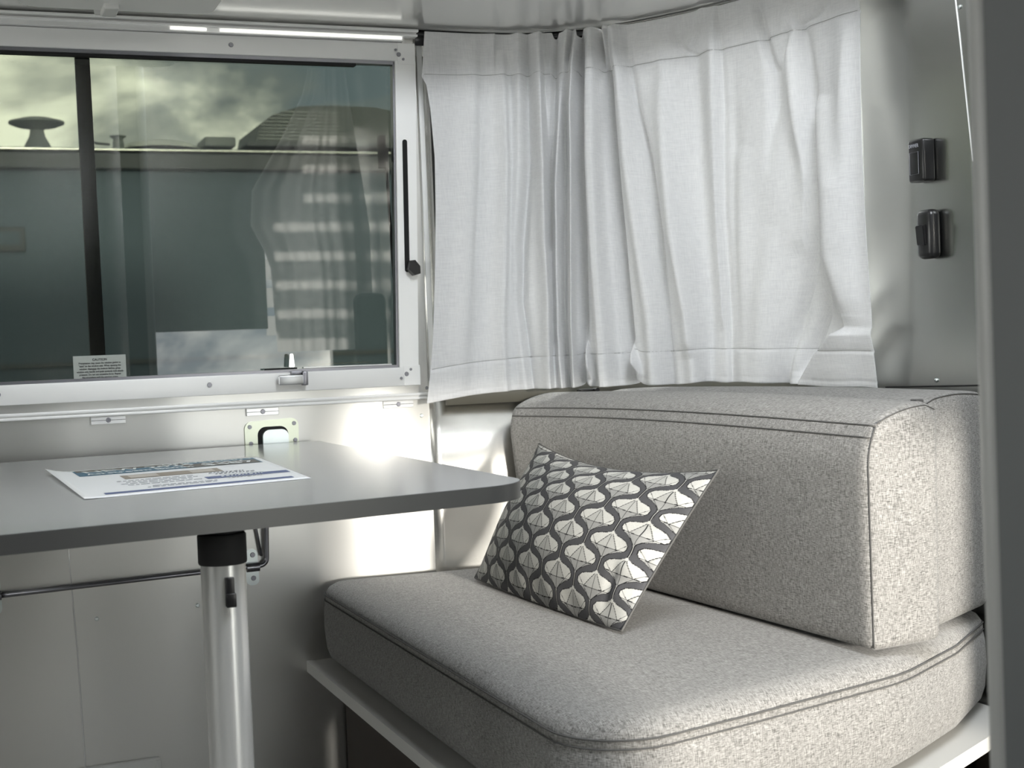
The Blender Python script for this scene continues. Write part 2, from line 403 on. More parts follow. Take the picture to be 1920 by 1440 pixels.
# ================================================================== WINDOW
win = empty('window_1', (.0, W, HZ0), kind='structure')
FY = W-.010
def frame_part(x0, x1, z0, z1, nm='frame'):
    m = MB(); m.box(x0, x1, FY, W+.012, z0, z1, .0012); return m.build(nm, M['frame'], win, angle=30)
frame_part(-1.08, .798, 1.399, 1.431, 'frame_rail')
frame_part(-1.08, .783, .824, .857, 'frame_rail')
m = MB(); m.prism([(.757, .857), (.783, .857), (.799, 1.399), (.762, 1.399)][::-1] if False else [(.745, .857), (.780, .857), (.798, 1.399), (.760, 1.399)], FY, W+.012, 'y'); m.build('frame_stile', M['frame'], win)
m = MB(); m.box(-1.08, -1.045, FY, W+.012, .857, 1.399); m.build('frame_stile', M['frame'], win)
# corner miter plates
for x0, x1, z0, z1 in ((.765, .797, 1.393, 1.4305), (.752, .782, .8245, .860)):
    m = MB(); m.box(x0, x1, FY-.0012, FY, z0, z1, .0004); m.build('corner_plate', M['frame'], win)
# inner step and black gasket
m = MB(); m.box(-1.045, .758, FY+.004, W+.012, 1.393, 1.400); m.box(-1.045, .745, FY+.004, W+.012, .856, .862)
m.build('inner_step', M['steel'], win)
m = MB(); m.box(-1.045, .690, FY+.006, W+.012, 1.389, 1.394); m.build('gasket', M['rubber'], win)
m = MB(); m.hexa([(.741, W-.004, .86), (.746, W-.004, .86), (.746, W+.012, .86), (.741, W+.012, .86), (.757, W-.004, 1.394), (.762, W-.004, 1.394), (.762, W+.012, 1.394), (.757, W+.012, 1.394)]); m.build('gasket', M['steel'], win)
m = MB(); m.box(-1.045, .765, W+.010, W+.014, .85, 1.40); g_ = m.build('pane', M['glass'], win); tag(g_, 'smoky green tinted pane')
# tilted black centre bar outside the pane
m = MB(); m.hexa([(.222, W+.030, .899), (.246, W+.030, .899), (.246, W+.045, .899), (.222, W+.045, .899), (.220, W+.030, 1.40), (.243, W+.030, 1.40), (.243, W+.045, 1.40), (.220, W+.045, 1.40)])
m.build('centre_bar', M['mullion'], win)
# slot in the stile, slider knob
m = MB(); sp = [(.7715+.0045*math.cos(a), 1.256+.0045*math.sin(a)) for a in np.linspace(0, math.pi, 9)] + [(.7665+.0045*math.cos(a), 1.030+.0045*math.sin(a)) for a in np.linspace(math.pi, 2*math.pi, 9)]
m.prism(sp, FY-.0006, FY+.001, 'y'); m.build('slot', M['dark'], win)
m = MB(); m.prism([(.767, 1.045), (.777, 1.046), (.786, 1.035), (.786, 1.022), (.775, 1.019), (.764, 1.030)], FY-.016, FY-.001, 'y'); kn = m.build('slider_knob', M['black'], win)
# hinge arm seen through the pane
m = MB(); m.box(.731, .745, W+.016, W+.026, 1.213, 1.272, .002); m.box(.737, .749, W+.016, W+.024, 1.225, 1.250, .002); m.build('hinge_block', M['mullion'], win)
m = MB(); m.tube([(.745, W+.020, 1.215), (.751, W+.020, 1.0), (.748, W+.018, .868)], .0028, 8); m.build('hinge_rod', M['mullion'], win)
for x, z in ((.471, 1.415), (.409, .842), (.073, .842), (.767, 1.410), (.757, .845)): screw(x, z, win, FY-.001, .0042)
for x, z in ((.762, 1.418), (.775, 1.402), (.765, .853), (.747, .838)): screw(x, z, win, FY-.001, .0026)
# bright sill line inside
m = MB(); m.tube([(.575, W+.006, .864), (.735, W+.006, .863)], .0012, 6); m.build('sill_line', M['framebright'], win)
m = MB(); m.box(.585, .70, W+.0135, W+.0165, .868, .8695); m.build('drip_edge', M['framebright'], win)
# latch
la = MB(); la.box(.524, .573, FY-.016, FY-.008, .836, .8525, .002); la = la.build('latch', M['latch'], win, angle=30)
m = MB(); m.box(.566, .575, FY-.017, FY-.001, .834, .858, .0015); m.box(.548, .574, FY-.007, FY-.001, .8535, .8585, .001); m.build('latch_base', M['steel'], la, angle=30)
m = MB(); m.hexa([(.546, FY-.002, .866), (.556, FY-.002, .866), (.556, FY+.006, .866), (.546, FY+.006, .866), (.5485, FY-.002, .889), (.554, FY-.002, .889), (.554, FY+.006, .889), (.5485, FY+.006, .889)], .001); m.build('latch_lever', M['chrome'], win, angle=30)
m = MB(); m.box(.505, .560, FY-.001, FY+.008, .8625, .8650); m.build('latch_slot', M['dark'], win)
# caution sticker
st = MB(); st.box(.192, .276, W+.0085, W+.0098, .859, .899); st = st.build('caution_label', M['sticker'], win); tag(st, 'small pale caution sticker at the foot of the pane')
lines = ['Precipitation may cause the window gasket to', '"stick" to the window seal. When opening the', 'window, disengage the bottom latches, grasp', 'window only handle and push upwards with steady', 'pressure. Do not use excessive force. Repeat', 'this procedure until the window opens.']
text('CAUTION', .0052, M['ink'], st, (.234, W+.0083, .8905), (1, 0, 0), (0, 0, 1), ax='CENTER', bold=.0001)
for i, s_ in enumerate(lines): text(s_, .0043, M['ink'], st, (.234, W+.0083, .8852-.0047*i), (1, 0, 0), (0, 0, 1), ax='CENTER', sx=.84, bold=.00006)

# ================================================================== TRACKS AND TRIMS ALONG THE WINDOW WALL
tr = MB()
tr.box(-1.6, .80, W-.022, W, 1.4405, 1.4445, .0008); tr.box(-1.6, .80, W-.028, W, 1.4475, 1.452, .0008); tr.box(-1.6, .80, W-.014, W, 1.4445, 1.4475)
tr = tr.build('trim_1', M['frame'], None, angle=30); tag(tr, kind='structure')
m = MB(); m.hexa([(-1.6, W-.016, 1.4335), (.775, W-.016, 1.4335), (.775, W, 1.431), (-1.6, W, 1.431), (-1.6, W-.016, 1.4405), (.775, W-.016, 1.4405), (.775, W, 1.4405), (-1.6, W, 1.4405)]); m.build('ledge', M['framebright'], tr)
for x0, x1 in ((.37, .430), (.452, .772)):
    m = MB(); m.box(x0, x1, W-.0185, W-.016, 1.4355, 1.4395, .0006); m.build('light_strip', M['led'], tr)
# lower rail
lr = MB(); lr.box(-1.6, .803, W-.010, W, .8055, .8105, .0012); lr.box(-1.6, .803, W-.011, W, .7985, .8035, .0012); lr.box(-1.6, .803, W-.005, W, .803, .806)
lr = lr.build('trim_2', M['frame'], None, angle=30); tag(lr, kind='structure')
for x in (.242, .498, .741):
    c_ = MB(); c_.box(x-.0275, x+.0275, W-.007, W, .7855, .7985, .0006); c_ = c_.build('rail_clip', M['framebright'], lr)
    m = MB(); m.box(x-.0275, x+.0275, W-.0073, W-.0068, .7915, .7922); m.build('groove', M['dark'], c_)
    screw(x, .792, c_, W-.0072, .0042)
m = MB(); m.box(.803, .812, W-.004, W+.002, .81, 1.44); m.build('trim_3', M['frame']); tag(bpy.data.objects['trim_3'], kind='structure')
rivet(.797, .818, lr, W-.001, .003, 'steel', 'screw')

# corner window behind the curtain: only its dark edge shows
cwp = [(.862, 2.4225), (.95, 2.422), (1.08, 2.400), (1.18, 2.345), (1.26, 2.25), (1.312, 2.14), (1.336, 2.03), (1.343, 1.93), (1.345, 1.882)]
wall_strip('corner_post', [(.80, W-.0015), (.83, W-.0015), (.862, 2.4225)], .83, 1.41, M['corner'], nz=4, parent=wc, kind=None)
sill = wall_strip('trim_4', [(.83, 2.412), (.95, 2.410), (1.07, 2.388), (1.165, 2.335), (1.25, 2.235), (1.30, 2.135), (1.325, 2.03), (1.333, 1.93), (1.336, 1.875)], .785, .832, M['sill'], nz=2, t=.010)
cw = wall_strip('window_2', cwp, .83, 1.41, M['glass2'], t=.004)
m = MB(); m.box(.824, .862, W-.014, W-.004, .835, 1.405, .003); m.build('gasket', M['rubber'], cw)

# ================================================================== OVERHEAD LOCKER
SZ = 1.456
poly = [(-1.59, W-.002), (-1.59, 2.13), (.92, 2.13), (1.05, 2.10), (1.13, 2.03), (1.185, 1.93), (1.205, 1.80), (1.205, 1.6), (1.34, 1.6)] + [(x-.006*(x>1), y-.004) for x, y in corner_path[::-1]]
oc = MB(); oc.prism(poly, SZ, 1.95); oc = oc.build('overhead_locker', M['soffit']); tag(oc, 'pale overhead locker whose glossy underside runs above the window and curtain', 'locker')
# lamp under the locker
lt = MB(); lt.prism(round_poly([(.125, 2.14), (.418, 2.14), (.418, 2.300), (.125, 2.300)], .035), SZ-.020, SZ-.001)
lt = lt.build('ceiling_light', M['lens'], None, angle=40); tag(lt, 'white rounded light fixture under the locker above the window', 'light')
m = MB(); m.prism(round_poly([(.118, 2.135), (.425, 2.135), (.425, 2.309), (.118, 2.309)], .04), SZ-.005, SZ-.0005); m.build('rim', M['plastic_w'], lt, angle=40)
m = MB(); m.box(.248, .272, 2.255, 2.312, SZ-.028, SZ-.018, .003); m.build('catch', M['plastic_w'], lt, angle=40)
m = MB(); m.hexa([(.240, 2.318, SZ-.022), (.262, 2.318, SZ-.022), (.264, 2.326, SZ-.022), (.242, 2.326, SZ-.022), (.236, 2.312, SZ), (.266, 2.312, SZ), (.268, 2.335, SZ), (.238, 2.335, SZ)]); m.build('bracket', M['plastic_w'], lt)

# ================================================================== CURTAIN
tpx = np.array([786, 870, 950, 1000, 1080, 1150, 1220, 1300, 1390, 1500, 1622.])
bpx = np.array([800, 870, 960, 1006, 1083, 1150, 1245, 1325, 1410, 1520, 1655.])
top = np.array([(.808, 2.398), (.894, 2.400), (.972, 2.395), (1.014, 2.378), (1.080, 2.345), (1.133, 2.300), (1.178, 2.238), (1.222, 2.160), (1.259, 2.068), (1.288, 1.95), (1.305, 1.80)])
bot = np.array([(.777, 2.368, .792), (.850, 2.372, .802), (.938, 2.362, .808), (.978, 2.345, .809), (1.046, 2.312, .809), (1.095, 2.272, .810), (1.160, 2.178, .810), (1.215, 2.144, .812), (1.262, 2.099, .810), (1.303, 1.968, .806), (1.316, 1.805, .800)])
def ridges():
    R_ = []
    def r(pts, amp, wl, wr=None, p=2.0, a0=None):
        ys = np.array([q[1] for q in pts], float); xs = np.array([q[0] for q in pts], float)
        am = np.array([q[2] if len(q) > 2 else 1. for q in pts], float)
        R_.append((ys, xs, am, amp, wl, wr or wl, p))
    r([(880, 60, 0), (880, 120, .6), (872, 300), (868, 500), (860, 650, .6), (860, 740, .3)], .006, 22, 16)
    r([(893, 110, .3), (893, 300), (880, 500, .5)], -.004, 8)
    r([(918, 60, .8), (916, 140, .2), (912, 200, 0)], .004, 20, 3, 1.5)
    r([(932, 90, 0), (934, 150), (940, 300), (938, 450), (935, 600), (945, 740)], .009, 16, 9)
    r([(966, 60), (968, 150), (968, 300, .6), (962, 450, .4), (975, 600, .7), (990, 740)], .008, 10, 14)
    r([(985, 60, .3), (988, 150), (992, 300), (980, 450, 1.2), (978, 560, 1.2), (990, 650), (1000, 740)], -.012, 11, 9)
    r([(1010, 60, .5), (1012, 150), (1018, 300), (1022, 450), (1028, 560), (1029, 650), (1032, 740)], .017, 17, 4, 1.8)
    r([(1045, 60, .4), (1040, 150), (1034, 300), (1033, 450)], -.012, 6)
    r([(1066, 60), (1062, 90), (1052, 200, .5), (1040, 350, 1), (1043, 500, 1), (1045, 620), (1055, 740)], .012, 7, 6)
    r([(1058, 150), (1060, 300), (1058, 450), (1058, 600), (1066, 740)], -.012, 8)
    r([(1090, 60), (1080, 120), (1074, 200), (1076, 300), (1075, 450), (1073, 600), (1078, 740)], .019, 9, 4, 1.8)
    r([(1102, 60, .3), (1096, 150), (1092, 300), (1094, 450), (1096, 600), (1092, 680), (1090, 740)], -.017, 9, 7)
    r([(1110, 60, .8), (1113, 150, .9), (1117, 300), (1124, 450), (1134, 600), (1142, 740)], .018, 14, 15, 4)
    r([(1130, 60, .3), (1140, 150), (1152, 300), (1163, 450), (1172, 600), (1180, 740)], -.016, 7, 10)
    r([(1140, 60), (1137, 130, .9), (1132, 220, .2), (1130, 260, 0)], .012, 5, 5)
    r([(1160, 60), (1172, 150, .9), (1186, 300), (1205, 450), (1222, 600), (1226, 740)], .013, 16, 12)
    r([(1172, 90, .8), (1190, 200), (1215, 300), (1234, 450), (1243, 600), (1248, 740)], -.012, 8, 10)
    r([(1240, 100, .3), (1252, 300, .6), (1262, 450), (1285, 600), (1292, 740)], .010, 14, 22)
    r([(1300, 60, .4), (1306, 300, .6), (1318, 450, .6), (1328, 600), (1328, 740)], -.006, 16)
    r([(1343, 30, .8), (1347, 100), (1350, 200), (1352, 400, .7), (1360, 600, .6)], .007, 22, 4, 1.6)
    r([(1345, 30, .3), (1357, 200), (1364, 400, .8), (1374, 600), (1378, 740, .6)], -.006, 6, 12)
    r([(1400, 300, .5), (1404, 450, 1), (1410, 600, .8), (1408, 740, 1)], .006, 22)
    r([(1425, 20, .8), (1440, 80), (1456, 130), (1462, 200, .6), (1455, 300, .2)], -.008, 8, 12)
    r([(1502, 20, .3), (1488, 80), (1470, 130, .8), (1462, 200, .3)], -.006, 9)
    r([(1500, 30, .8), (1508, 100), (1515, 200), (1520, 330, .6), (1510, 450, .3)], .009, 22, 6)
    r([(1514, 60, .5), (1526, 150), (1540, 300), (1546, 420), (1515, 540, 1.1), (1482, 640, 1.2), (1466, 740)], -.013, 14, 16)
    r([(1460, 450, .2), (1450, 560, .9), (1440, 740, .9)], .009, 22)
    r([(1560, 200, .4), (1585, 350, 1), (1590, 480, 1.1), (1612, 590, .6)], .012, 26, 22)
    r([(1500, 640, .3), (1505, 700, .9), (1508, 740, 1)], .010, 24, 14)
    r([(1575, 540, .2), (1560, 590, 1), (1535, 650, 1), (1512, 700, .6)], -.012, 12, 9)
    r([(1606, 610, .2), (1592, 625, 1.0), (1560, 665, 1.0), (1530, 715, 1.1), (1522, 740, 1.1)], .013, 4, 44, 1.5)
    r([(1615, 640, .6), (1600, 690, 1), (1590, 740, 1)], .004, 30, 24)
    # broad shallow billows
    r([(1300, 100, .3), (1308, 220), (1322, 400), (1332, 560), (1335, 740, .5)], -.0065, 30, 22)
    r([(1378, 120, .3), (1384, 250), (1390, 450), (1396, 640, .5)], -.004, 12, 16)
    r([(1236, 180, .4), (1250, 300), (1268, 450), (1280, 650)], .0065, 20, 18)
    r([(1478, 160, .4), (1506, 300), (1520, 430), (1490, 580), (1470, 740, .6)], -.0065, 30, 20)
    r([(1600, 40, .6), (1608, 250), (1612, 450), (1622, 560, .5)], .006, 22, 14)
    r([(1134, 90, .4), (1146, 250), (1158, 420), (1168, 600), (1176, 740)], -.006, 7, 9)
    r([(1094, 120, .6), (1090, 300), (1092, 450), (1094, 640)], -.006, 6, 6)
    r([(1020, 150, .6), (1030, 300), (1034, 450), (1038, 640)], -.006, 4, 8)
    # folded-over hem flaps
    r([(1092, 590, 0), (1098, 640, .8), (1108, 690, 1.2), (1112, 712, .6), (1104, 740, .4)], .012, 12, 3.5, 1.8)
    r([(1172, 620, 0), (1182, 660, .8), (1194, 690, 1.2), (1198, 705, .6), (1190, 740, .3)], .012, 13, 3.5, 1.8)
    # header puckers
    r([(1320, 20, .6), (1308, 60), (1290, 95, .5)], .006, 10, 8); r([(1262, 60, .7), (1275, 90, 1), (1300, 105, .4)], -.005, 10)
    r([(1470, 70, .7), (1488, 45, .9), (1520, 25, .5)], .006, 10); r([(1560, 10, .6), (1540, 30, .9), (1510, 45, .4)], -.005, 9)
    return R_
def make_curtain():
    ns, nv = 900, 300
    s = np.linspace(0, 1, ns); key = np.linspace(0, 1, len(tpx))
    # spacing of the knots follows the picture columns so the cloth is evenly sampled
    cum = (tpx-tpx[0])/(tpx[-1]-tpx[0])
    def smooth(a, it=40):
        a = a.copy()
        for _ in range(it): a[1:-1] = (a[:-2]+2*a[1:-1]+a[2:])/4
        return a
    T = np.stack([smooth(np.interp(s, cum, top[:, i]), 900) for i in range(2)], 1)
    B = np.stack([smooth(np.interp(s, cum, bot[:, i]), 500) for i in range(3)], 1)
    tp = np.interp(s, cum, tpx); bp = np.interp(s, cum, bpx)
    v = np.linspace(0, 1, nv)[:, None]
    zt = 1.449
    Y_ = 64+(725-64)*v                                   # nominal row of the fold chart
    PX = tp[None]*(1-v)+bp[None]*v
    X = T[None, :, 0]*(1-v)+B[None, :, 0]*v; Y = T[None, :, 1]*(1-v)+B[None, :, 1]*v; Z = zt*(1-v)+B[None, :, 2]*v
    tx = np.gradient(X, axis=1); ty = np.gradient(Y, axis=1); l = np.hypot(tx, ty)
    tx, ty = smooth((tx/l).T, 30).T, smooth((ty/l).T, 30).T
    nx, ny = ty, -tx
    # bow outwards a little half way down, as hung cloth does
    D = .012*np.sin(np.pi*v)*np.ones_like(X)
    # rows of the chart drift upwards towards the right because the top edge climbs there
    rowtop = np.interp(tp, [786, 1150, 1400, 1622], [64, 55, 0, -75])[None]
    ROW = rowtop*(1-v)+725*v
    for ys, xs, am, amp, wl_, wr_, p in ridges():
        cx = np.interp(ROW, ys, xs); a = np.interp(ROW, ys, am)
        # fade outside the given rows
        a = a*np.clip((ROW-ys[0]+25)/25, 0, 1)*np.clip((ys[-1]+30-ROW)/30, 0, 1)
        d = PX-cx; w = np.where(d < 0, wl_, wr_)
        D += 2.1*amp*a*np.exp(-np.abs(d/w)**p)
    rng = np.random.RandomState(3)
    for k in range(26):
        cx = rng.uniform(800, 1640); sl = rng.uniform(-.12, .12); w = rng.uniform(5, 16); cyy = rng.uniform(120, 700); hh = rng.uniform(60, 220)
        D += rng.uniform(-.0016, .0018)*np.exp(-((PX-cx-sl*(ROW-cyy))/w)**2-((ROW-cyy)/hh)**2)
    # stitched header (10 cm down) and hem: the doubled cloth ends in a small step
    hs = 1/(1+np.exp(-(v-.118)/.0022)); D += .0014*(1-hs)-.0016*np.exp(-((v-.120)/.0035)**2)
    hm = 1/(1+np.exp(-(v-.915)/.0022)); D += .0012*hm-.0013*np.exp(-((v-.912)/.0035)**2)
    D -= .0008*np.exp(-((v-.985)/.003)**2)
    # left edge swings: wide at the header, drawn in half way down, flared at the hem
    e_off = np.interp(64+(757-64)*v[:, 0], [60, 100, 150, 165, 210, 300, 400, 500, 600, 660, 700, 757], [.0035, .000, -.004, .004, .010, .016, .016, .0145, .012, .010, .006, .0])
    fall = np.exp(-((PX-790)/45.)**2)
    X = X+e_off[:, None]*fall
    # rows dip between pleats at the top
    dip = .011*np.exp(-((tp-1041)/5.5)**4)+.016*np.exp(-((tp-1092)/5.)**4)+.009*np.exp(-((tp-1133)/4.)**4)
    Z = Z-dip[None]*(1-v)**6
    lift = .010*np.exp(-((bp-1096)/8.)**2)+.014*np.exp(-((bp-1188)/9.)**2)+.001*np.sin(bp/17.)*np.clip((bp-1000)/200, 0, 1)
    Z = Z+lift[None]*v**10
    X = X+nx*D; Y = Y+ny*D
    # stay inside the room skin
    Yc = np.minimum(Y, 2.408)
    co = np.stack([X, Yc, Z], 2).reshape(-1, 3)
    idx = np.arange(nv*ns).reshape(nv, ns)
    q = np.stack([idx[:-1, :-1], idx[1:, :-1], idx[1:, 1:], idx[:-1, 1:]], 2).reshape(-1, 4)
    me = bpy.data.meshes.new('curtain'); me.from_pydata(co.tolist(), [], q.tolist()); me.update()
    return me, (X, Yc, Z, nx, ny)
cme, cgrid = make_curtain()
cur = link('curtain', cme, M['curtain'], None, True)
tag(cur, 'pale grey linen curtain in loose pleats wrapping the corner behind the bench', 'curtain')
md = cur.modifiers.new('cloth', 'SOLIDIFY'); md.thickness = .0012; md.offset = 0
def stitch(row, name):
    X, Y, Z, nx, ny = cgrid; r = int(row*(X.shape[0]-1)); m = MB(); i0 = 4
    n = X.shape[1]
    pts = [(X[r, i]+nx[r, i]*.0006, Y[r, i]+ny[r, i]*.0006, Z[r, i]) for i in range(i0, n-4, 3)]
    m.tube(pts, .0006, 4); m.build(name, M['stitch'], cur)
M['stitch'] = principled('stitch_thread', (.42, .42, .41), .9)
stitch(.120, 'header_stitching'); stitch(.912, 'hem_stitching')
# curtain track
m = MB(); m.tube([(x, y+.018, 1.448) for x, y in [(.80, 2.398)]+[tuple(p) for p in top[1:-1]]], .0045, 8)
ct_ = m.build('curtain_track', M['black'], None, smooth=True); bk = np.array([(.80, 2.398)]+[tuple(p) for p in top[1:]]); tg = np.gradient(bk, axis=0); tg /= np.hypot(*tg.T)[:, None]
bk = bk+np.stack([-tg[:, 1], tg[:, 0]], 1)*.019; bk[:, 1] = np.minimum(bk[:, 1], 2.4155)
wall_strip('backing', [tuple(p) for p in bk], 1.428, 1.4555, M['black'], nz=1, t=.003, parent=ct_, kind=None)
tag(ct_, 'dark curtain track above the pleats under the locker', 'track')
# small black hardware peeping under the hem at the corner
m = MB(); m.cyl((1.085, 2.335, .802), (1.085, 2.318, .802), .004, n=12); m.box(1.055, 1.083, 2.325, 2.345, .800, .8045, .001)
hw = m.build('curtain_tie_stud', M['black'], None, angle=40); tag(hw, 'tiny black stud peeping out beneath the curtain hem', 'stud')
# ivory strip curtain edge folded against the rear wall is the reflection of the cloth in the metal

# far curtain across the aisle, mirrored in the pane
def far_curtain():
    ns, nv = 200, 60; b = bmesh.new(); g = []
    K = np.array([(.98, .03), (1.10, .03), (1.20, .035), (1.27, .07), (1.315, .15), (1.325, .30)])
    kc = np.array([478, 532, 585, 632, 668, 694.])
    for j in range(nv+1):
        v = j/nv; z = 1.90-(1.90-.895)*v
        xl = np.interp(z, [.86, 1.18, 1.24, 1.33, 1.45, 1.78, 1.9], [514, 508, 500, 480, 484, 575, 592]); xr = np.interp(z, [.86, 1.3, 1.9], [694, 694, 660])
        row = []
        for i in range(ns+1):
            u = i/ns; c_ = xl+(xr-xl)*u; x = np.interp(c_, kc, K[:, 0]); y = np.interp(c_, kc, K[:, 1])
            f = .007*math.sin(u*22)+.004*math.sin(u*47+v*2)
            row.append(b.verts.new((x-f*.4, y+f, z)))
        g.append(row)
    for j in range(nv):
        for i in range(ns): b.faces.new((g[j][i], g[j+1][i], g[j+1][i+1], g[j][i+1]))
    me = bpy.data.meshes.new('curtain'); b.to_mesh(me); b.free(); return me
fc = link('curtain', far_curtain(), M['farcurt'], None, True)
tag(fc, 'white curtain across the aisle, seen mirrored in the window pane', 'curtain')

sbk = MB(); sbk.box(1.235, 1.335, .36, .44, 0, 1.075, .025); sbk = sbk.build('upholstered_panel', M['fabdark'], None, angle=40)
tag(sbk, 'dark upholstered panel across the aisle, mirrored in the lower right of the pane', 'panel')
# ================================================================== TABLE
TT = .737
tp_poly = round_poly([(-.75, 1.235), (.037, 1.356), (.367, 1.409), (.600, 1.449), (.589, 2.412), (-.75, 2.26)], [.0, 0, 0, .075, .02, 0], 10)
tbl = empty('dinette_table', (.25, 1.44, 0), 'grey laminate dinette table on one round metal leg below the window', 'table')
m = MB(); m.prism(tp_poly, TT-.019, TT-.0005); m.build('edge_band', M['tedge'], tbl, angle=30)
def inset(poly, d):
    P = np.array(poly); n = len(P); out = []
    for i in range(n):
        a, b, c = P[i-1], P[i], P[(i+1) % n]; t1 = (b-a)/np.hypot(*(b-a)); t2 = (c-b)/np.hypot(*(c-b))
        nn_ = np.array([-(t1+t2)[1], (t1+t2)[0]]); nn_ /= np.hypot(*nn_); out.append(tuple(b+nn_*d))
    return out
m = MB(); m.prism(inset(tp_poly, .0006), TT-.004, TT); m.build('tabletop', M['table'], tbl)
LX, LY = .250, 1.445
m = MB(); m.lathe((LX, LY, 0), [(.062, 0), (.062, .006), (.05, .012), (.026, .02), (.0225, .03), (.0225, .688)], 48); m.build('leg', M['leg'], tbl, angle=40)
m = MB(); m.lathe((LX, LY, 0), [(.0238, .680), (.0245, .682), (.0245, .709), (.0235, .7105)], 48); m.build('collar', M['rubber'], tbl, angle=40)
m = MB(); m.lathe((LX, LY, 0), [(.014, .709), (.014, .7125), (.0255, .7130), (.0255, .7178)], 40); m.build('mounting_plate', M['rubber'], tbl, angle=40)
# little black release catch on the leg, facing the aisle
d_ = Vector((.03, -1, 0)).normalized()
bx, by = LX+.0015, LY-.0225
m = MB(); m.box(bx-.0045, bx+.0045, by-.006, by+.002, .639, .669, .0015); m.box(bx-.0045, bx+.0055, by-.0075, by, .639, .653, .001); m.build('release_catch', M['black'], tbl, angle=30)

# hook plate under the table edge seen at right
m = MB(); m.cyl((.522, 1.66, TT-.019), (.522, 1.66, TT-.027), .006, n=12); m.build('rubber_stop', M['black'], tbl)

# zinc plate on the wall that takes the table
tb = empty('wall_bracket', (.513, W, .74), 'yellowish zinc-plated hook plate screwed to the wall behind the table', 'bracket')
bp_poly = round_poly([(.466, .690), (.558, .690), (.560, .779), (.466, .775)], [.006, .006, .013, .013], 6)
m = MB(); m.prism(bp_poly, W-.004, W, 'y'); m.build('plate', M['zinc'], tb, angle=30)
hk = round_poly([(.488, .70), (.541, .70), (.541, .7655), (.488, .7655)], [.0, .0, .014, .014], 6)
m = MB(); m.prism(hk, W-.0048, W-.003, 'y'); m.build('recess', M['dark'], tb)
hk2 = round_poly([(.495, .70), (.5395, .70), (.5395, .7605), (.495, .7605)], [.0, .0, .012, .012], 6)
m = MB(); m.prism(hk2, W-.014, W-.0045, 'y'); m.build('hook', M['zincw'], tb, angle=30)
for x, z in ((.475, .7665), (.552, .769), (.476, .738), (.553, .740)): screw(x, z, tb, W-.004, .0038)

# support bar hinged to the wall
sb = empty('table_support_bar', (.30, W, .53), 'slim steel support bar hinged to the wall under the table', 'bar')
rp = [(.02, W-.014, .520), (.30, W-.014, .526), (.470, W-.014, .5295)] + [(.480+.012*math.sin(a), W-.014, .5415-.012*math.cos(a)) for a in np.linspace(0, math.pi/2, 6)] + [(.4935, W-.016, .60), (.4945, W-.02, .715)]
m = MB(); m.tube(rp, .0042, 12); m.build('bar', M['steel'], sb, smooth=True)
m = MB(); m.tube([(.484, W-.010, .545), (.476, W-.008, .60), (.462, W-.005, .70)], .0022, 8); m.build('brace', M['steel'], sb, smooth=True)
for x in (.468, .052):
    z0 = .5275 if x > .2 else .521
    pr = round_poly([(x-.010, z0-.032), (x+.012, z0-.032), (x+.010, z0+.030), (x-.012, z0+.030)], .009, 5)
    h = MB(); h.prism(pr, W-.004, W, 'y'); h = h.build('hinge_plate', M['zincw'], sb, angle=30)
    m = MB(); m.cyl((x-.011, W-.013, z0), (x+.011, W-.013, z0), .0075, n=14); m.build('barrel', M['steel'], h, angle=40)
    for dz in (-.020, .020): screw(x+.002, z0+dz, h, W-.004, .0045)
# low white cover plate
m = MB(); m.box(.165, .300, W-.012, W, .12, .223, .002); vc = m.build('vent_cover', M['plastic_w'], None, angle=30)
tag(vc, 'small white cover plate low on the metal wall left of the table leg', 'cover')
m = MB(); m.box(.292, .300, W-.016, W-.012, .12, .221, .001); m.build('end_lip', M['plastic_w'], vc)

# flyer on the table
fl = empty('flyer', (.27, 1.87, TT), 'printed white and blue sales flyer lying flat on the grey table', 'flyer')
A, B_, C_, D_ = Vector((.119, 2.063, TT)), Vector((.422, 2.111, TT)), Vector((.404, 1.692, TT)), Vector((.134, 1.634, TT))   # far-left, far-right, near-right, near-left
def fp(u, v, h=0):     # u along the sheet to the right, v from far edge to near edge
    p = A*(1-u)*(1-v)+B_*u*(1-v)+C_*u*v+D_*(1-u)*v
    curl = .006*max(0, 1-u/.12)**2*max(0, 1-v*.9)
    return Vector((p.x, p.y, TT+.0006+curl+h))
def sheet(name, us, vs, h, mat, parent, th=None):
    b = bmesh.new(); g = [[b.verts.new(fp(u, v, h)) for u in us] for v in vs]
    for j in range(len(vs)-1):
        for i in range(len(us)-1): b.faces.new((g[j][i], g[j+1][i], g[j+1][i+1], g[j][i+1]))
    b.transform(parent.matrix_world.inverted()); me = bpy.data.meshes.new(name); b.to_mesh(me); b.free()
    o = link(name, me, mat, parent, True)
    if th: k = o.modifiers.new('t', 'SOLIDIFY'); k.thickness = th
    return o
ls = np.linspace
pg = sheet('sheet', ls(0, 1, 30), ls(0, 1, 20), 0, M['paper'], fl, .0004)
sheet('header_band', ls(.11, .97, 20), ls(.045, .27, 5), .0003, M['blue'], pg)
sheet('header_photo', ls(.12, .62, 12), ls(.045, .11, 3), .0005, M['brownink'], pg)
sheet('header_photo', ls(.60, .96, 12), ls(.12, .265, 3), .0005, M['brownink'], pg)
sheet('floor_plan', ls(.27, .72, 12), ls(.36, .50, 4), .0003, M['tanink'], pg)
sheet('floor_plan_room', ls(.30, .43, 4), ls(.38, .48, 3), .0005, M['paleink'], pg)
sheet('floor_plan_room', ls(.58, .69, 4), ls(.38, .48, 3), .0005, M['paleink'], pg)
sheet('blue_bar', ls(.59, .98, 10), ls(.66, .74, 3), .0003, M['navy'], pg)
sheet('blue_bar', ls(.10, .94, 20), ls(.885, .935, 3), .0003, M['navy'], pg)
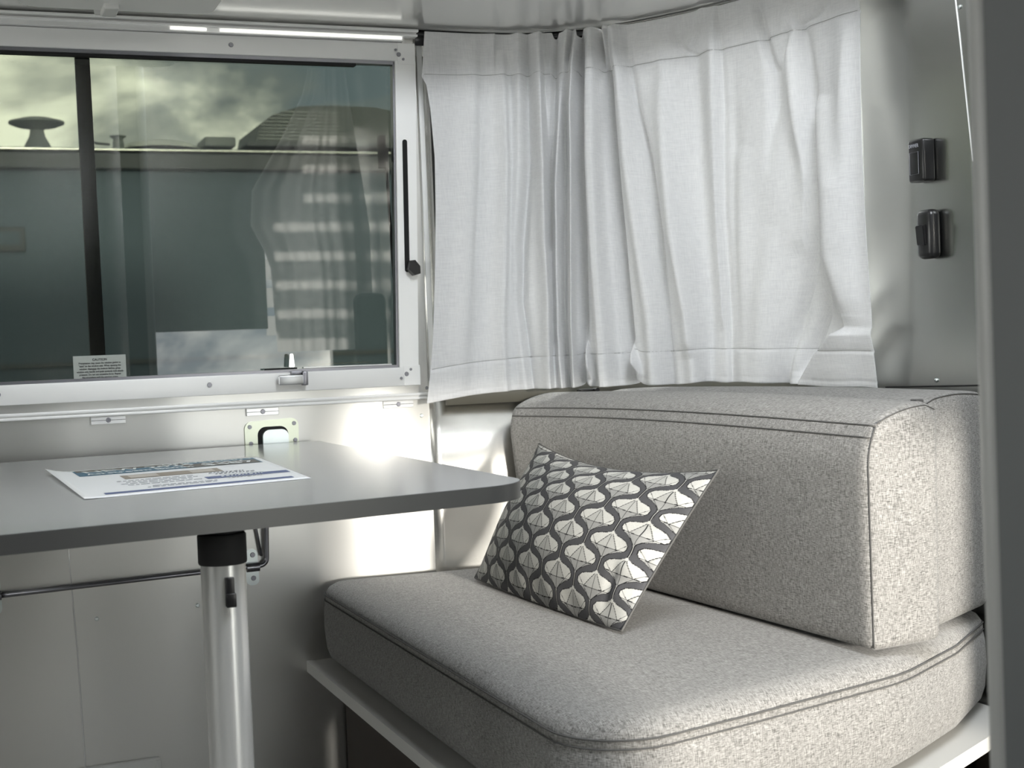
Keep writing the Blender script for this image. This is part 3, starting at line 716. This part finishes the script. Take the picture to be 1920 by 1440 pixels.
def ftext(s_, size, u, v, mat, sx=1, bold=0):
    o = fp(u, v, .0009); xd = fp(min(1, u+.2), v)-fp(u, v); yd = fp(u, v-.04)-fp(u, v); xd.z = 0; yd.z = 0
    yd = (yd-xd.normalized()*yd.dot(xd.normalized()))
    return text(s_, size, mat, pg, o, xd, yd, sx=sx, bold=bold, depth=.00005)
ftext('NEW 2024', .042, .15, .165, M['whiteink'], .80, .0006)
ftext('Airstream Bambi', .030, .15, .245, M['whiteink'], .72, .0003)
ftext('OPPORTUNITY', .020, .52, .09, M['whiteink'], 1.0)
ftext('ONLY', .024, .70, .155, M['whiteink'], 1.0, .0004)
ftext('$487', .040, .69, .24, M['whiteink'], .95, .0006)
random.seed(4)
for r_, (v, u0_, u1_) in enumerate(((.57, .22, .55), (.62, .25, .56), (.67, .22, .54), (.72, .24, .56), (.80, .33, .62), (.835, .30, .60))):
    m = MB(); u = u0_
    while u < u1_:
        w_ = random.uniform(.012, .04); p = fp(u, v, .0004); q = fp(u+w_, v, .0004)
        m.hexa([p, q, q+Vector((0, .004, 0)), p+Vector((0, .004, 0)), p+Vector((0, 0, .0002)), q+Vector((0, 0, .0002)), q+Vector((0, .004, .0002)), p+Vector((0, .004, .0002))]); u += w_+.008
    m.build('text_line', M['greyink'], pg)
for v, u0_, u1_ in ((.56, .64, .80), (.61, .66, .84), (.665, .68, .86), (.715, .66, .85), (.77, .68, .84)):
    m = MB(); u = u0_
    while u < u1_:
        w_ = random.uniform(.006, .02); p = fp(u, v, .0008); q = fp(u+w_, v-.01, .0008)
        m.hexa([p, q, q+Vector((0, .008, 0)), p+Vector((0, .008, 0)), p+Vector((0, 0, .0002)), q+Vector((0, 0, .0002)), q+Vector((0, .008, .0002)), p+Vector((0, .008, .0002))]); u += w_+.007
    m.build('text_line', M['whiteink'] if v in (.665, .715) else M['greyink'], pg)

# ================================================================== BENCH
seat_poly = round_poly([(.578, 2.415), (.578, 1.285), (.80, 1.338), (1.05, 1.405), (1.20, 1.495), (1.332, 1.60), (1.325, 1.98), (1.22, 2.26), (1.08, 2.375)],
                       [.055, .085, .25, .25, .15, .02, .06, .1, .05], 8)
def puffy(name, poly, n0, prof, mapf, mat, parent, crown=0, step=.012, capz=None):
    """extruded outline whose edges follow the (inset, height) profile; mapf(a,b,h) -> world"""
    P = resample(poly, step); n = len(P)
    t = np.roll(P, -1, 0)-np.roll(P, 1, 0); t /= np.hypot(t[:, 0], t[:, 1])[:, None]
    area_ = .5*np.sum(P[:, 0]*np.roll(P[:, 1], -1)-np.roll(P[:, 0], -1)*P[:, 1])
    nrm = np.stack([-t[:, 1], t[:, 0]], 1)*(1 if area_ > 0 else -1)
    b = bmesh.new(); rings = []
    c = P.mean(0)
    last_in, last_h = prof[-1]; first_in, first_h = prof[0]
    Q = P+nrm*first_in
    for f in (.0, .5, .85): 
        if f == 0: rings.append([b.verts.new(mapf(*c, first_h))]); continue
        rings.append([b.verts.new(mapf(*(c+(q-c)*f), first_h)) for q in Q])
    for ins, h in prof: rings.append([b.verts.new(mapf(*(p+k*ins), h)) for p, k in zip(P, nrm)])
    Q = P+nrm*last_in
    for f in (.93, .82, .65, .45, .22, 0):
        hh = last_h+crown*(1-f**2.5)
        if f == 0: rings.append([b.verts.new(mapf(*c, hh))])
        else: rings.append([b.verts.new(mapf(*(c+(q-c)*f), hh)) for q in Q])
    for A_, B2 in zip(rings, rings[1:]):
        for i in range(n):
            j = (i+1) % n
            if len(A_) == 1: b.faces.new((A_[0], B2[i], B2[j]))
            elif len(B2) == 1: b.faces.new((A_[i], A_[j], B2[0]))
            else: b.faces.new((A_[i], A_[j], B2[j], B2[i]))
    bmesh.ops.recalc_face_normals(b, faces=b.faces)
    if parent is not None: b.transform(parent.matrix_world.inverted())
    me = bpy.data.meshes.new(name); b.to_mesh(me); b.free()
    return link(name, me, mat, parent, True), (P, nrm)
def seam_ring(P, nrm, ins, h, mapf, parent, r=.0013, name='seam'):
    m = MB(); m.tube([mapf(*(p+k*ins), h) for p, k in zip(P, nrm)], r, 5, closed=True); return m.build(name, M['seam'], parent)
zf = lambda a, b, h: (a, b, h)
SB = .355
bench = empty('bench', (.95, 1.95, 0), 'built-in bench box with white top board and dark brown sides', 'bench')
bo = inset(seat_poly, -.018) if False else None
def offset_poly(poly, d):
    P = resample(poly, .02); t = np.roll(P, -1, 0)-np.roll(P, 1, 0); t /= np.hypot(t[:, 0], t[:, 1])[:, None]
    a = .5*np.sum(P[:, 0]*np.roll(P[:, 1], -1)-np.roll(P[:, 0], -1)*P[:, 1])
    nn_ = np.stack([-t[:, 1], t[:, 0]], 1)*(1 if a > 0 else -1); return [tuple(x) for x in P+nn_*d]
board_poly = round_poly([(.556, 2.423), (.556, 1.30), (.62, 1.275), (.80, 1.318), (1.06, 1.388), (1.24, 1.487), (1.342, 1.57), (1.332, 1.98), (1.24, 2.26), (1.08, 2.39), (.90, 2.42)],
                        [0, .05, .05, .2, .2, .1, 0, .1, .1, .1, 0], 6)
m = MB(); m.prism(board_poly, SB-.020, SB-.001); m.build('top_board', M['board'], bench, angle=30)
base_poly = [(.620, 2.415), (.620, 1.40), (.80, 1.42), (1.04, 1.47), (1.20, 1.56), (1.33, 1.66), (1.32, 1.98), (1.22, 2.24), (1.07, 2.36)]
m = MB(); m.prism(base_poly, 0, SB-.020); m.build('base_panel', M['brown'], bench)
seat = empty('seat_cushion', (.95, 1.9, SB), 'thick tweed seat cushion with stitched rounded edges on the bench', 'cushion')
prof = [(.045, 0), (.020, .004), (.006, .014), (.0, .032), (-.003, .065), (-.002, .095), (0, .108), (.0015, .1115), (.0005, .114), (.0006, .1185), (.0022, .121), (.0022, .1245), (.008, .1325), (.019, .1385), (.040, .1415)]
o_, (P_, n_) = puffy('cover', seat_poly, 0, [(a, b+SB) for a, b in prof], zf, M['fabric'], seat, crown=.004)
seam_ring(P_, n_, .0002, SB+.1215, zf, o_, .0012); seam_ring(P_, n_, -.0002, SB+.1120, zf, o_, .0010)
STOP = SB+.1475

# back cushions
def back_cushion(name, poly_yz, planeX, thick, label, prof_extra, seams=True, fab='fabric'):
    pass
bc1 = empty('back_cushion', (1.0, 1.9, STOP), 'front tweed back cushion standing on the seat behind the patterned pillow', 'cushion', 'tweed back cushions')
def xf1(a, b, h):      # a = distance along the cushion from its near end, b = height, h = depth to the rear
    y = 1.418+a*.999; return (1.020-.058*a+h*.985-.03*a*b/.28*0, y+h*.06, STOP+b)
fpoly = round_poly([(0, 0), (.965, 0), (.965, .272), (0, .272)], [.012, .02, .035, .012], 6)
# the front face carries a near-flat field, the rear a soft radius
pr1 = [(.020, .001), (.006, .001), (.001, .002), (.0, .005), (-.002, .03), (-.003, .06), (-.001, .085), (.006, .097), (.02, .102)]
pr1 = [(.030, .0), (.008, .0005), (.002, .002), (.0003, .005), (0, .007), (.0012, .0095), (0, .012), (-.001, .03), (-.001, .07), (.003, .092), (.012, .101), (.03, .104)]
# puffy() caps: first ring = front face, last ring = rear; crown swells the rear, the front is swollen below
def swell(f):
    def g(a, b, h):
        u = min(max(a/.965, 0), 1); v = min(max(b/.272, 0), 1)
        top = .020*math.sin(math.pi*min(1, max(0, h/.104)))*max(0, (v-.75)/.25)      # crowned top
        top *= .35+.65*min(1, u*6+.5)
        front = -.010*math.sin(math.pi*u)**.5*math.sin(math.pi*v)**.6*max(0, 1-h/.03)
        return f(a, b+top, h+front)
    return g
def slab(name, f, L_, H_, T_, parent, na=60, nb=24, nh=10, er=.010):
    """six-sided upholstered block, box-mapped grid with rounded edges; f(a,b,h)"""
    b = bmesh.new(); vs = {}
    def key(i, j, k): return (i, j, k)
    def pt(i, j, k):
        if (i, j, k) in vs: return vs[(i, j, k)]
        def coord(t, n, Ls):
            # cosine-ish spacing so the rounded edges get vertices
            s_ = t/n; return Ls*(.5-.5*math.cos(math.pi*s_))*.35+Ls*s_*.65 if n > 12 else Ls*s_
        a, bb, h = coord(i, na, L_), coord(j, nb, H_), coord(k, nh, T_)
        # round the edges: pull towards an inner box
        ca, cb, ch = min(max(a, er), L_-er), min(max(bb, er), H_-er), min(max(h, er), T_-er)
        d = Vector((a-ca, bb-cb, h-ch))
        if d.length > 1e-9:
            d = d.normalized()*er; a, bb, h = ca+d.x, cb+d.y, ch+d.z
        v = b.verts.new(f(a, bb, h)); vs[(i, j, k)] = v; return v
    for i in range(na):
        for j in range(nb):
            for k in (0, nh): b.faces.new((pt(i, j, k), pt(i+1, j, k), pt(i+1, j+1, k), pt(i, j+1, k)))
        for k in range(nh):
            for j in (0, nb): b.faces.new((pt(i, j, k), pt(i+1, j, k), pt(i+1, j, k+1), pt(i, j, k+1)))
    for j in range(nb):
        for k in range(nh):
            for i in (0, na): b.faces.new((pt(i, j, k), pt(i, j+1, k), pt(i, j+1, k+1), pt(i, j, k+1)))
    bmesh.ops.recalc_face_normals(b, faces=b.faces)
    if parent is not None: b.transform(parent.matrix_world.inverted())
    me = bpy.data.meshes.new(name); b.to_mesh(me); b.free(); return link(name, me, M['fabric'], parent, True)
L1, H1, T1 = .967, .275, .112
def f1(a, b, h):
    u, v, w_ = a/L1, b/H1, h/T1
    front = -.009*(max(0, math.sin(math.pi*u))**.5)*(max(0, math.sin(math.pi*v))**.6)*(1-w_)
    crown = (.022*math.sin(math.pi*min(1, max(0, w_))*.62)**.8-.008*max(0, w_-.8)/.2)*max(0, (v-.7)/.3)**1.3
    crown += .006*math.sin(math.pi*u)*v
    end = -.008*math.sin(math.pi*w_)*math.sin(math.pi*v)*(1-u)**8
    lean = .012*v*(1-.3*u)
    front += .016*(max(0, (v-.80)/.20)**2)*(1-w_)
    far = -.028*max(0, (u-.6)/.4)**2*v
    return (1.017-.060*a+h*.98+front+lean*w_*.5+far, 1.420+a+h*.10+end, STOP+b*(1+.0*u)+crown-.010*(1-v)*0)
c1 = slab('cover', f1, L1, H1, T1, bc1, er=.011)
def edge_seam(f, pts, parent, r=.0011, off=(0, 0, 0)):
    m = MB(); m.tube([Vector(f(*p))+Vector(off) for p in pts], r, 5); m.build('seam', M['seam'], parent, smooth=True)
as_ = np.linspace(.004, L1-.01, 80)
edge_seam(f1, [(a, H1-.006, .0035) for a in as_], c1, off=(-.0005, 0, .0012))
edge_seam(f1, [(a, H1-.017, .0005) for a in as_], c1, off=(-.0006, 0, 0))
edge_seam(f1, [(.0035, b, .0035) for b in np.linspace(.004, H1-.006, 40)], c1, off=(-.0003, -.0006, 0))
edge_seam(f1, [(.0035, H1-.004, h) for h in np.linspace(.004, T1-.006, 20)], c1, off=(0, -.0004, .0012), r=.0008)

bc2 = empty('back_cushion', (1.2, 1.9, STOP), 'rear tweed back cushion wedged between the front cushion and the curtained wall', 'cushion', 'tweed back cushions')
L2, H2, T2 = .88, .296, .190
def f2(a, b, h):
    u, v, w_ = a/L2, b/H2, h/T2
    y0 = 1.474+.112*w_                 # slanted near end
    y1 = 2.34-.30*w_**1.5
    x0 = 1.140-.060*u*L2
    crown = (.006*math.sin(math.pi*min(1, max(0, w_)))-.006*max(0, .2-w_)/.2)*max(0, (v-.7)/.3)+.003*math.sin(math.pi*u)*v
    end = -.006*math.sin(math.pi*w_)*math.sin(math.pi*v)*(1-u)**8
    return (x0+h*(1-.0*u)-(.02*u)*w_, y0+(y1-y0)*u+end, STOP+b+crown)
c2 = slab('cover', f2, L2, H2, T2, bc2, er=.014, nh=16)
edge_seam(f2, [(.004, H2-.005, h) for h in np.linspace(.004, T2-.006, 20)], c2, off=(0, -.0004, .0012), r=.0008)
m = MB(); m.box(1.128, 1.140, 1.470, 1.482, STOP+.286, STOP+.298, .001); m.build('zipper_end', M['seam'], c2)

# ================================================================== PILLOW
def pillow():
    LL, HH = .515, .300
    nu, nv = 560, 330
    c00 = Vector((.795, 2.205, STOP+.004)); c10 = Vector((.812, 1.688, STOP+.003))      # bottom left, bottom right
    c01 = Vector((.918, 2.200, .722)); c11 = Vector((.948, 1.655, .712))
    u = np.linspace(0, 1, nu)[None, :].repeat(nv, 0); v = np.linspace(0, 1, nv)[:, None].repeat(nu, 1)
    # pulled-in sides between the pointed corners
    pin_u = .012*np.sin(np.pi*v)**.8*(2*u-1); pin_v = np.where(v > .5, .10, -.02)*np.sin(np.pi*u)**.8*(2*v-1)
    uu = u-pin_u*np.abs(2*u-1)**1.0; vv = v-pin_v*np.abs(2*v-1)**1.0
    def bl(uu, vv):
        A_ = np.array(c00); B2 = np.array(c10); C2 = np.array(c01); D2 = np.array(c11)
        return ((1-uu)*(1-vv))[..., None]*A_+(uu*(1-vv))[..., None]*B2+((1-uu)*vv)[..., None]*C2+(uu*vv)[..., None]*D2
    base = bl(uu, vv)
    n = ((c10-c00).cross(c01-c00)).normalized(); n = -n if n.x > 0 else n
    prof_ = (np.clip(np.sin(np.pi*u), 0, 1)**.62)*(np.clip(np.sin(np.pi*v), 0, 1)**.62)
    thick = .064*prof_
    wr_ = .0016*np.sin(u*31+np.sin(v*9)*1.5)*np.exp(-((v-.05)/.09)**2)+.0025*np.exp(-(((u-.93)/.03)**2+((v-.35)/.2)**2))-.003*np.exp(-(((u-.9)/.02)**2+((v-.2)/.12)**2))+.0015*np.sin(v*40+u*8)*np.exp(-((u-.95)/.06)**2)
    thick = thick+wr_*np.minimum(1, prof_*3)
    # print -------------------------------------------------------
    px, py = .0455, .0700
    X = u*LL; Yv = (1-v)*HH                              # Yv grows downwards
    col = np.empty(u.shape+(4,)); bgc = np.array([.075, .075, .080, 1]); col[...] = bgc
    ink = np.array([.012, .012, .014, 1]); light = np.array([.54, .535, .505, 1]); mid = np.array([.30, .30, .29, 1]); stem = np.array([.50, .495, .47, 1])
    prof_t = np.array([0, .0035, .006, .009, .015, .021, .026, .029, .033, .037, .042, .047, .070]); prof_w = np.array([.0035, .013, .024, .031, .0365, .0365, .032, .024, .0165, .0100, .0040, .0014, .0013])
    icol = np.floor(X/px).astype(int)
    for dc in (-1, 0, 1):
        ci = icol+dc; xc = (ci+.5)*px+.0+.0*ci
        off = np.where(ci % 2 == 0, 0, py/2)
        for rr in range(-1, 6):
            t = Yv-(rr*py+off-.02); x = X-xc
            inside = (t >= 0) & (t < py)
            w_ = np.interp(t, prof_t, prof_w)
            ax = np.abs(x)
            body = inside & (ax < w_)
            cap = body & (t < .027); low = body & (t >= .027) & (t < .046); stm = body & (t >= .046)
            col[cap] = light; col[low] = mid; col[stm] = stem
            # facets of the cap: the two middle segments are greyer below
            fac = cap & (ax < t*.75) & (t > .004); col[fac] = mid*.55+light*.45
            # lines
            out = inside & (np.abs(ax-w_) < np.where(t < .008, .0022, .0009)) & (t > .002)
            ribs = np.zeros_like(out)
            for k in (0, .75, -.75): ribs |= (np.abs(x-k*t) < .0007) & body & (t < .027)
            ribs |= body & (np.abs(t-(.027-.05*ax)) < .0006)
            ribs |= body & ((np.abs(x) < .0005) | (np.abs(ax-(.020-(t-.027)*1.1)) < .0006)) & (t < .044)
            col[(out | ribs)] = ink
            kn = (x**2+(t-.0)**2 < .0030**2) & (t > -.004); col[kn] = light
            kn2 = (x**2+(Yv-(rr*py+off-.02+py))**2 < .0030**2); col[kn2] = light
    grain = np.random.RandomState(1).uniform(.93, 1.07, u.shape)[..., None]; col[..., :3] *= grain
    front = base+np.array(n)[None, None]*thick[..., None]
    back = base-np.array(n)[None, None]*(thick*.55)[..., None]
    # keep everything above the seat
    front[..., 2] = np.maximum(front[..., 2], STOP+.0015); back[..., 2] = np.maximum(back[..., 2], STOP+.0015)
    me = bpy.data.meshes.new('cover'); idx = np.arange(nu*nv).reshape(nv, nu)
    q = np.stack([idx[:-1, :-1], idx[1:, :-1], idx[1:, 1:], idx[:-1, 1:]], 2).reshape(-1, 4)
    # coarse back
    bi = np.arange(0, nu, 8); bi[-1] = nu-1; bj = np.arange(0, nv, 8); bj[-1] = nv-1
    bk = back[np.ix_(bj, bi)].reshape(-1, 3); bidx = np.arange(len(bk)).reshape(len(bj), len(bi))+nu*nv
    q2 = np.stack([bidx[:-1, :-1], bidx[:-1, 1:], bidx[1:, 1:], bidx[1:, :-1]], 2).reshape(-1, 4)
    co = np.concatenate([front.reshape(-1, 3), bk]); inv = np.array(pil.matrix_world.inverted())
    co = co @ inv[:3, :3].T+inv[:3, 3]
    me.from_pydata(co.tolist(), [], np.concatenate([q, q2]).tolist()); me.update()
    cb = col[np.ix_(bj, bi)].reshape(-1, 4)
    at = me.color_attributes.new('print', 'FLOAT_COLOR', 'POINT'); allc = np.concatenate([col.reshape(-1, 4), cb]); allc[:, 3] = 1
    at.data.foreach_set('color', allc.ravel())
    return me, front
pil = empty('throw_pillow', (.86, 1.94, STOP), 'lumbar pillow printed with grey and white umbrella shapes, leaning on the back cushion', 'pillow')
pme, pf = pillow()
M['pillow'] = attr_mat('printed_cotton', .85, .25, .2)
pc = link('cover', pme, M['pillow'], pil, True)
edge = [tuple(pf[0, i]) for i in range(0, 560, 6)]+[tuple(pf[j, -1]) for j in range(0, 330, 6)]+[tuple(pf[-1, i]) for i in range(559, 0, -6)]+[tuple(pf[j, 0]) for j in range(329, 0, -6)]
m = MB(); m.tube(edge, .0016, 6, closed=True); m.build('edge_seam', M['seam'], pil, smooth=True)

# ================================================================== SWITCHES ON THE REAR WALL
def switch(name, yc, zc, label, dimmer):
    root = empty(name, (1.345, yc, zc), label, 'switch')
    h = .031 if dimmer else .036; w_ = .018
    lean = .05
    m = MB(); m.box(1.3230, 1.3450, yc-w_, yc+w_, zc-h, zc+h, .004 if dimmer else .009); m.build('housing', M['black'], root, angle=50)
    if dimmer:
        m = MB(); m.box(1.3215, 1.3240, yc-.009, yc+.011, zc-.020, zc+.012, .0006); m.build('button', M['black'], root, angle=30)
        text('DIMMER', .0075, M['greyink'], root, (1.3226, yc+.014, zc+.019), (0, -1, 0), (0, 0, 1), sx=.8, bold=.0001)
        m = MB()
        m.tube([(1.3212, yc+.011, zc-.020), (1.3212, yc-.009, zc-.020), (1.3212, yc-.009, zc+.012), (1.3212, yc+.011, zc+.012)], .0003, 4, closed=True); m.build('button_outline', M['greyink'], root)
    else:
        m = MB(); m.prism([(1.3240, zc-.018), (1.3190, zc-.014), (1.3215, zc), (1.3165, zc+.012), (1.3170, zc+.017), (1.3240, zc+.018)], yc-.009, yc+.009, 'y') if False else None
        m.hexa([(1.3230, yc-.009, zc-.016), (1.3230, yc+.009, zc-.016), (1.3190, yc+.009, zc-.016), (1.3190, yc-.009, zc-.016), (1.3230, yc-.009, zc+.014), (1.3230, yc+.009, zc+.014), (1.3165, yc+.009, zc+.012), (1.3165, yc-.009, zc+.012)], .001)
        m.build('rocker', M['black'], root, angle=30)
switch('dimmer_switch', 1.708, 1.134, 'square black dimmer switch on the rear wall, the upper of two', True)
switch('rocker_switch', 1.697, 1.026, 'rounded black rocker switch on the rear wall below the dimmer', False)

# ================================================================== OUTSIDE
GZ = -.62
m = MB(); m.box(-60, 60, W+.3, 80, GZ-.1, GZ); m.box(-60, 60, -40, -.4, GZ-.1, GZ); tag(m.build('ground', M['asphalt']), kind='structure')
nb = empty('camper_trailer', (1.5, 10.2, GZ), 'blue-grey travel trailer parked outside the window, its roofline lit', 'trailer')
Y0 = 9.0
prof_ = [(Y0+.25, GZ+.35), (Y0+.10, .10), (Y0+.02, .55), (Y0, .90), (Y0, 1.75), (Y0+.03, 2.05), (Y0+.02, 2.17), (Y0+.08, 2.20), (Y0+.3, 2.215), (Y0+1.2, 2.22), (Y0+1.8, 2.21), (Y0+2.4, 2.17), (Y0+2.4, GZ+.35)]
b = MB(); b.prism(prof_, -6.5, 6.5, 'x'); b.build('body', M['body'], nb, angle=25)
m = MB(); m.box(-6.5, 6.5, Y0-.06, Y0+.02, 2.055, 2.152, .01); m.build('awning_case', M['bodydark'], nb)
m = MB(); m.box(-6.5, 6.5, Y0-.07, Y0+.03, 2.164, 2.176, .003); m.build('roof_rail', M['bodyrail'], nb)
m = MB(); m.box(-6.5, 6.5, Y0-.02, Y0+.01, .865, .89); m.build('belt_moulding', M['bodydark'], nb)
m = MB(); m.box(-.35, .47, Y0-.02, Y0+.01, 1.56, 1.71, .01); wdo = m.build('hatch', M['bodydark'], nb)
m = MB(); m.box(-.33, .44, Y0-.024, Y0-.019, 1.60, 1.68, .002); m.build('hatch_panel', M['body'], wdo)
for x in (-2.5, 2.5, 3.4):
    m = MB(); m.cyl((x, Y0+.12, GZ+.33), (x, Y0+.36, GZ+.33), .33, n=24); m.build('wheel', M['rubber'], nb)
def fitting(name, label, cat, builder, mat):
    m = MB(); builder(m); o = m.build(name, mat, None, angle=35); return tag(o, label, cat)
RZ = 2.222
fitting('roof_antenna', 'mushroom-shaped antenna on the roof of the trailer outside', 'antenna', lambda m: m.lathe((.58, Y0+.22, RZ), [(.085, -.01), (.07, .02), (.048, .06), (.040, .10), (.055, .112), (.12, .122), (.165, .140), (.165, .152), (.09, .172), (.01, .178)], 28), M['roofgrey'])
fitting('roof_vent_cap', 'small flared vent cap on the trailer roof, between antenna and dome', 'vent', lambda m: (m.lathe((1.06, Y0+.2, RZ), [(.036, -.01), (.034, .035), (.030, .042), (.034, .055), (.050, .066), (.052, .070), (.01, .072)], 20)), M['roofgrey'])
fitting('roof_dome', 'low pale skylight dome on the trailer roof', 'skylight', lambda m: m.lathe((1.33, Y0+.35, RZ), [(.27, 0), (.255, .02), (.20, .045), (.11, .062), (.01, .067)], 36), M['bodyrail'])
fitting('roof_hatch', 'flat grey box vent on the trailer roof left of the air conditioner', 'vent', lambda m: m.box(1.58, 1.78, Y0+.1, Y0+.4, RZ, RZ+.062, .012), M['roofgrey'])
m = MB(); m.tube([(.84, Y0+.12, RZ+.035), (.93, Y0+.12, RZ+.01), (1.0, Y0+.12, RZ+.005)], .008, 6); o = m.build('roof_cable', M['bodydark'], None); tag(o, 'short dark cable end sticking up from the trailer roof', 'cable')
ac = empty('air_conditioner', (2.4, Y0+.4, RZ), 'louvred air conditioner on the roof of the trailer outside', 'air conditioner')
sec = [(1.90, RZ+.02), (1.93, RZ+.14), (2.02, RZ+.205), (2.20, RZ+.265), (2.40, RZ+.275), (2.70, RZ+.27), (2.88, RZ+.24), (2.93, RZ+.15), (2.95, RZ+.02)]
m = MB(); m.prism(sec, Y0+.08, Y0+.75, 'y'); m.build('shell', M['acgrey'], ac, angle=25)
m = MB(); m.box(1.84, 2.98, Y0+.06, Y0+.8, RZ, RZ+.025, .008); m.build('base_tray', M['bodydark'], ac)
for k in range(9):
    z = RZ+.045+k*.022; x0 = float(np.interp(z-RZ, [.02, .14, .205, .265], [1.905, 1.935, 2.02, 2.20]))+.01
    m = MB(); m.box(x0, 2.46, Y0+.068, Y0+.082, z, z+.009); m.build('slat', M['slat'], ac)
